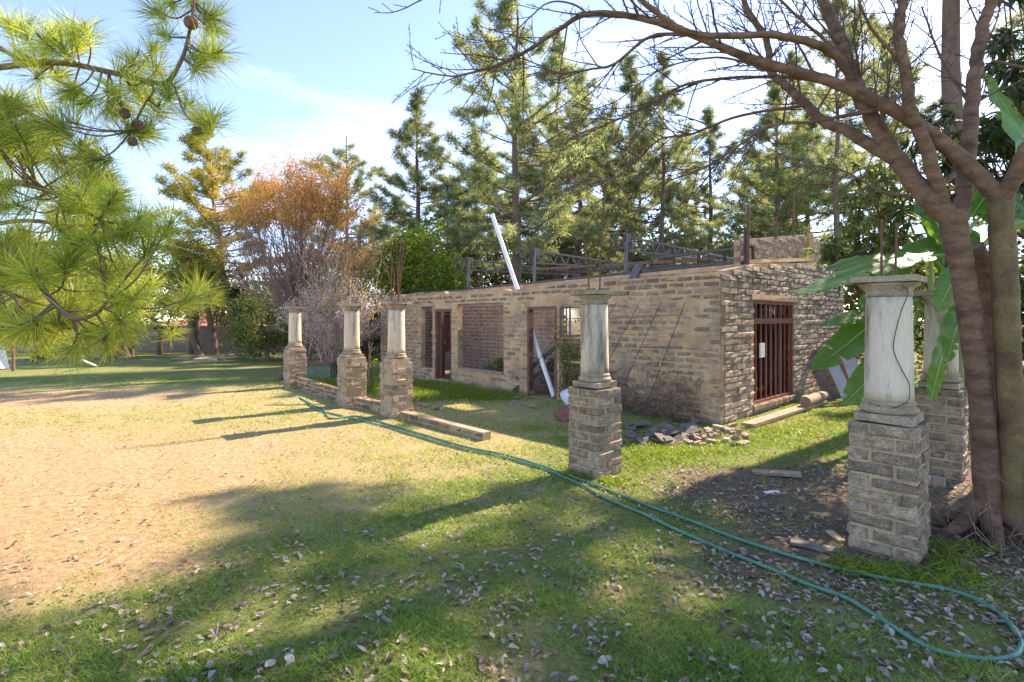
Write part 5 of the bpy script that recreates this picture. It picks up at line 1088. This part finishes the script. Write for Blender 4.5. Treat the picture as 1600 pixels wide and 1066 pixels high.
# rubble at the corner: slabs and brick pieces, each a thing of its own
random.seed(15)
def shard(name, px, py, sx, sy, th, mat, label, cat_, grp, tilt=.25):
    q = G(px, py); k = random.randrange(5, 7); vs_ = []; az = random.uniform(0, 6.28); tx, ty = random.uniform(-tilt, tilt), random.uniform(-tilt, tilt)
    an = sorted(random.uniform(0, 6.28) for _ in range(k)); an = [6.283 * i / k + random.uniform(-.35, .35) for i in range(k)]; lift = abs(tx) * sx + abs(ty) * sy
    for z in (0, th):
        for a in an: x, y = sx * math.cos(a), sy * math.sin(a); vs_.append((q.x + x * math.cos(az) - y * math.sin(az), q.y + x * math.sin(az) + y * math.cos(az), max(-.01, z + lift * .55 + x * tx + y * ty + random.uniform(-.004, .004))))
    m = MB(); m.add(vs_, [tuple(range(k))[::-1], tuple(range(k, 2 * k))] + [(i, (i + 1) % k, k + (i + 1) % k, k + i) for i in range(k)]); return tag(m.build(name, MT[mat]), label, cat_, grp)
for k in range(40): shard('slate_slab', random.uniform(972, 1085), random.uniform(664, 694), random.uniform(.05, .17), random.uniform(.05, .13), .018, 'slate', 'broken dark slab in the rubble under the trellis', 'slab', 'broken slabs at the foot of the wall', .5)
for k in range(60): shard('brick_fragment', random.uniform(1070, 1165), random.uniform(668, 697), random.uniform(.02, .09), random.uniform(.02, .07), random.uniform(.02, .06), random.choice(('brick_pale', 'brick_side', 'mortar_grey')), 'pale brick fragment in the rubble at the corner of the ruin', 'rubble', 'brick fragments at the corner', .3)
shard('white_fragment', 1008, 690, .10, .05, .05, 'white', 'white broken block lying among the dark slabs', 'fragment', None)
for k in range(12): shard('stone_fragment', random.choice((random.uniform(640, 700), random.uniform(780, 840))), random.uniform(622, 648), random.uniform(.04, .12), random.uniform(.04, .08), .04, 'stone', 'grey stone fragment in the grass before the long wall', 'stone', 'stone fragments in the courtyard')
# plank and log by the short wall, timber bits on the ground
def planked(a, b, w, t, mat, label, name='plank', cat_='plank', grp=None): m = MB(); m.bar(a, b, w, t); return tag(m.build(name, MT[mat]), label, cat_, grp)
planked(G(1168, 664, .05), G(1284, 627, .05), .20, .045, 'timber', 'long weathered plank lying along the foot of the short wall')
planked(G(1180, 667, .02), G(1282, 632, .02), .06, .04, 'timber_red', 'narrow reddish batten lying beside the long weathered plank', 'batten', 'batten')
m = MB(); a, b = G(1258, 628, .16), G(1288, 617, .16); m.tube([a, b], [.10, .09], 12); tag(m.build('log', MT['timber']), 'short cut log resting at the end of the long plank', 'log')
m = MB(); m.box(G(1213, 742) + UP * .02, (.24, .07, .012), (Vector((.93, -.36, .03)).normalized(), Vector((.36, .93, 0)), UP), .008); tag(m.build('grey_board', MT['timber']), 'grey broken board on the leaf litter before the barred door', 'board')
planked(G(1296, 830, .02), G(1316, 846, .015), .05, .02, 'timber_new', 'small pale wood scrap on the leaf litter beside the pedestal', 'wood_scrap', 'wood scrap')
planked(G(1196, 770, .015), G(1216, 768, .015), .05, .012, 'white', 'small white scrap lying on the leaf litter', 'white_scrap', 'scrap')
planked(G(1235, 845, .02), G(1310, 862, .012), .10, .02, 'slate', 'flat grey slate in the leaf litter between hose and pedestal', 'flat_slate', 'slate')
m = MB(); m.box(G(1462, 760) + UP * .05, (.06, .05, .05), None, .006); tag(m.build('red_brick', MT['brick_red']), 'single red brick lying before the half hidden column', 'brick')
# sheets leaning at the end of the short wall
for k, (px, py, tx, ty, w_, mat, lab) in enumerate(((1305, 625, 1268, 548, .34, 'slate', 'dark sheet leaning at the end of the short wall'), (1328, 628, 1290, 545, .22, 'zinc', 'bluish zinc sheet leaning beside the banana leaves'), (1352, 630, 1318, 540, .24, 'zinc', 'bluish zinc sheet half behind the banana leaves'), (1338, 627, 1303, 540, .06, 'timber_red', 'brown pole leaning between the zinc sheets'))):
    a = G(px, py); b = P(tx, ty, a.y + .35); m = MB(); m.bar(a, b, w_, .02 if w_ > .1 else .06, Vector((-.35, -.8, .3))); tag(m.build('leaning_sheet' if w_ > .1 else 'leaning_pole', MT[mat]), lab, 'sheet' if w_ > .1 else 'pole')
# stacked slabs by the half-hidden column
q = G(1475, 640, .0)
# dead sapling beside the low wall
b_ = G(581, 611); random.seed(3); root = thing('cut_sapling', b_, 'brown cut sapling standing in the grass between two columns', 'sapling'); m = MB(); z_ = lambda py: EYE + (HY - py) / F * b_.y
m.tube(spline([b_ - UP * .05, P(577, 575, b_.y), P(578, 545, b_.y)], 4), np.linspace(.035, .022, 9), 6); m.build('stem', MT['timber_red'], root)
for ex, ey in ((582, 536), (576, 536), (586, 543)): m = MB(); m.tube([P(578, 552, b_.y), P(ex, ey, b_.y)], [.02, .014], 5); m.build('branch', MT['timber_red'], root)
cnt = 60; Pb = np.array([P(584 + random.gauss(0, 4), random.uniform(560, 605), b_.y) for _ in range(cnt)]); V, T = leaves(Pb, rdirs(cnt), .09 * np.ones(cnt), .05 * np.ones(cnt)); o = link('leaves', np_mesh('leaves', V, T, MT['leaf_green'], np.repeat(rng.random(cnt), 4)), root); o['kind'] = 'stuff'

# ================================================================== GARDEN HOSE
HP = [(468, 622), (490, 634), (505, 640), (512, 652), (524, 655), (560, 652), (620, 668), (680, 686), (740, 703), (800, 716), (860, 735), (910, 752), (960, 772), (1000, 788), (1090, 821), (1161, 847), (1232, 870), (1319, 894), (1405, 913), (1469, 924), (1525, 941), (1570, 971), (1594, 1005), (1589, 1027), (1555, 1035), (1517, 1031), (1472, 1022), (1431, 1005), (1394, 982), (1360, 960), (1319, 937), (1262, 917), (1187, 885), (1112, 855), (1056, 831), (1000, 804), (950, 783), (905, 758), (850, 735), (790, 718), (735, 706), (675, 690), (615, 671), (560, 657), (530, 650), (500, 642), (478, 630)]
hp_ = [G(*p) for p in HP]; hp_ = spline(hp_, 8); hp_[:, 2] = gz(hp_[:, 0], hp_[:, 1]) + .017; m = MB(); m.tube(hp_, .0135, 8); tag(m.build('garden_hose', MT['hose']), 'long green garden hose doubled back across the lawn', 'hose')

# ================================================================== GRASS
def scatter(n, dmax, power=1.0):
    """points on the ground in view, denser towards the viewer"""
    d = 2.0 * (dmax / 2.0) ** rng.random(n) if power == 1.0 else rng.uniform(2.0, dmax, n); x = d * rng.uniform(-1.12, 1.12, n); return x, d
def blocked(x, y):
    b = np.zeros(len(x), bool); px_, py_ = x - C0.x, y - C0.y; t = px_ * DR.x + py_ * DR.y; u = px_ * DL.x + py_ * DL.y; b |= (t > -.05) & (t < SL) & (u > -.05) & (u < LEN)
    for c in (cN, c4, c3, c2, c1, c6):
        a_ = np.abs((x - c.x) * DL.x + (y - c.y) * DL.y); b_ = np.abs((x - c.x) * DR.x + (y - c.y) * DR.y); b |= (a_ < PS / 2 + .01) & (b_ < PS / 2 + .01)
    return b
def lawn(name, n, dmax, hgt, wid, mat, keepf, label, lean=1.0):
    x, y = scatter(n, dmax); k = (rng.random(n) < keepf(x, y)) & ~blocked(x, y); x, y = x[k], y[k]; N = len(x); a = rng.uniform(0, 6.283, N); D = nrm(np.stack([np.cos(a) * lean, np.sin(a) * lean, rng.uniform(.35, 1.3, N)], 1))
    Pb = np.stack([x, y, gz(x, y) - .004], 1); sc_ = (.25 + 1.6 * fbm(x + 20, y, 3.2) ** 1.5); V, T = tris(Pb, D, hgt * rng.uniform(.5, 1.2, N) * sc_, wid * rng.uniform(.7, 1.3, N) * np.clip(y / 4.5, .8, 2.2))
    tint = np.clip(.55 * fbm(x, y, 1.7) + .5 * fbm(x + 5, y, 7.0) + .45 * m_straw(x, y) - .32 + rng.normal(0, .24, N), 0, 1); o = link(name, np_mesh(name, V, T, MT[mat], np.repeat(tint, 3))); return tag(o, label, 'grass', None, 'stuff')
gk = lambda x, y: np.clip(1.0 - 1.0 * m_dirt(x, y) - 1.05 * m_litter(x, y), .06, 1) * np.clip(1.35 - .9 * m_straw(x, y), .2, 1) * sstep(.30, .56, .6 * fbm(x + 3, y + 7, 1.9) + .4 * fbm(x, y, 6.0) + .04)
lawn('lawn_grass', 330000, 15, .072, .0075, 'grass', gk, 'short green lawn grass with bare patches')
lawn('bleached_grass', 170000, 14, .048, .006, 'drygrass', lambda x, y: np.clip(.22 + .75 * m_straw(x, y), 0, 1) * np.clip(1.1 - .9 * m_dirt(x, y), .12, 1) * np.clip(1.1 - m_litter(x, y), .1, 1), 'dry bleached grass over the sunny side of the lawn', 1.6)
# taller bright grass in the courtyard
def lush(n, cents, hgt, label, name='tall_grass', sp=.25):
    c = np.array([tuple(G(*q))[:2] for q in cents]); i = rng.integers(0, len(c), n); x = c[i, 0] + rng.normal(0, sp, n); y = c[i, 1] + rng.normal(0, sp * .8, n); k = ~blocked(x, y); x, y = x[k], y[k]; N = len(x); a = rng.uniform(0, 6.283, N); D = nrm(np.stack([np.cos(a) * .55, np.sin(a) * .55, np.ones(N)], 1)); Pb = np.stack([x, y, np.full(N, -.01)], 1)
    V, T = blades(Pb, D, hgt * rng.uniform(.4, 1.1, N), np.full(N, .009), np.stack([np.cos(a), np.sin(a), -.6 * np.ones(N)], 1) * .8); o = link(name, np_mesh(name, V, T, MT['leaf_green'], np.repeat(np.clip(rng.normal(.5, .25, N), 0, 1), 5))); tag(o, label, 'grass', None, 'stuff')
lush(15000, [(655, 612), (680, 606), (700, 612), (730, 618), (760, 622), (520, 605), (545, 603), (500, 602), (660, 622), (590, 610), (610, 612), (650, 605)], .26, 'tall bright green grass growing before the far doorway and columns', sp=.38)
lush(5000, [(985, 705), (1010, 712), (1060, 710), (1100, 705), (1150, 690), (1250, 675), (1290, 660), (1320, 650), (1230, 690), (1190, 672), (900, 690), (840, 670), (980, 725), (1045, 700)], .10, 'bright grass along the foot of the rubble and short wall', 'bright_grass', sp=.30)
lush(1500, [(1330, 888), (1360, 895), (1400, 905), (1430, 905), (1465, 860), (1480, 880), (890, 735), (905, 745), (960, 755), (1520, 860), (1500, 900), (1470, 900)], .13, 'grass tufts round the feet of the pedestals', 'tufted_grass', sp=.10)

# ================================================================== FALLEN LEAVES
def leaf_mesh(seed, mat):
    r = random.Random(seed); L_, W_ = r.uniform(.032, .064), r.uniform(.008, .016); cu, ro = r.uniform(-1.2, 2.2), r.uniform(.1, 1.3); V, T = [], []
    for i in range(7):
        f = i / 6; w = W_ * math.sin(math.pi * (f * .94 + .03)) ** .8; x = L_ * (f - .5); z = cu * (x * x) * 8 + .004
        for q in (-1, 0, 1): V.append((x, q * w, z + abs(q) * w * ro + .002 * r.random()))
    for i in range(6):
        for j in range(2): a = i * 3 + j; T += [(a, a + 3, a + 4), (a, a + 4, a + 1)]
    V = np.array(V); V[:, 2] -= V[:, 2].min(); t = r.uniform(.15, .95); return np_mesh('fallen_leaf', V, T, mat, np.clip(t + rng.normal(0, .06, len(V)), 0, 1), True)
LM = [leaf_mesh(k, MT['litter']) for k in range(12)]; LO = [leaf_mesh(50 + k, MT['litter_orange']) for k in range(3)]
def leafdens(x, y):
    shade = sstep(-.6, .8, x - (-3.0 + (y - 2.9) * 0.78)); return sstep(.28, .6, fbm(x + 11, y + 4, 4.0)) * np.clip(.07 + .26 * shade * sstep(.35, .62, fbm(x + 40, y, 1.1) + .06) + 1.25 * m_litter(x, y) + .25 * ell(x, y, 1.6, 2.9, 1.6, .9), 0, 1)
x, y = scatter(42000, 11); k = (rng.random(len(x)) < leafdens(x, y) * .8) & ~blocked(x, y); x, y = x[k], y[k]; order = np.argsort(y); x, y = x[order], y[order]
NEAR = 300
onn = [i for i in range(len(x)) if abs(x[i]) < y[i] * 1.0 and y[i] > 2.42][:NEAR]; ns = set(onn)
for c_, i in enumerate(onn):
    orange = random.random() < .05; o = bpy.data.objects.new('fallen_leaf', random.choice(LO if orange else LM)); col.objects.link(o); o.location = (x[i], y[i], float(gz(x[i], y[i])) + random.uniform(.006, .022)); o.rotation_euler = (random.gauss(0, .45), random.gauss(0, .45), random.uniform(0, 6.28)); s = random.choice((.4, .6, .75, .9, 1.1)) * random.uniform(.85, 1.1); o.scale = (s, s * random.uniform(.8, 1.5), s)
    if orange: tag(o, 'orange brown fallen leaf curled on the lawn', 'leaf', 'orange leaves fallen on the lawn')
    else: tag(o, 'dry grey brown leaf fallen on the near lawn', 'leaf', 'dry leaves fallen on the lawn')
Vs, Ts, tn, off = [], [], [], 0
base_v = [np.array([v.co[:] for v in me.vertices]) for me in LM]; base_t = [np.array([p.vertices[:] for p in me.polygons]) for me in LM]
for i in range(len(x)):
    if i in ns: continue
    k = random.randrange(12); a, b, c_ = random.uniform(0, 6.28), random.gauss(0, .25), random.gauss(0, .25); M3 = np.array((Matrix.Rotation(a, 3, 'Z') @ Matrix.Rotation(b, 3, 'X') @ Matrix.Rotation(c_, 3, 'Y'))); v = base_v[k] * random.uniform(.5, 1.05) @ M3.T + np.array([x[i], y[i], float(gz(x[i], y[i])) + random.uniform(.006, .018)])
    Vs.append(v); Ts.append(base_t[k] + off); off += len(v); tn.append(np.full(len(v), np.clip(random.gauss(.5, .28), 0, 1)))
tag(link('leaf_litter', np_mesh('leaf_litter', np.concatenate(Vs), np.concatenate(Ts), MT['litter'], np.concatenate(tn), True)), 'dry leaves strewn over the lawn and under the bare tree', 'leaf litter', None, 'stuff')
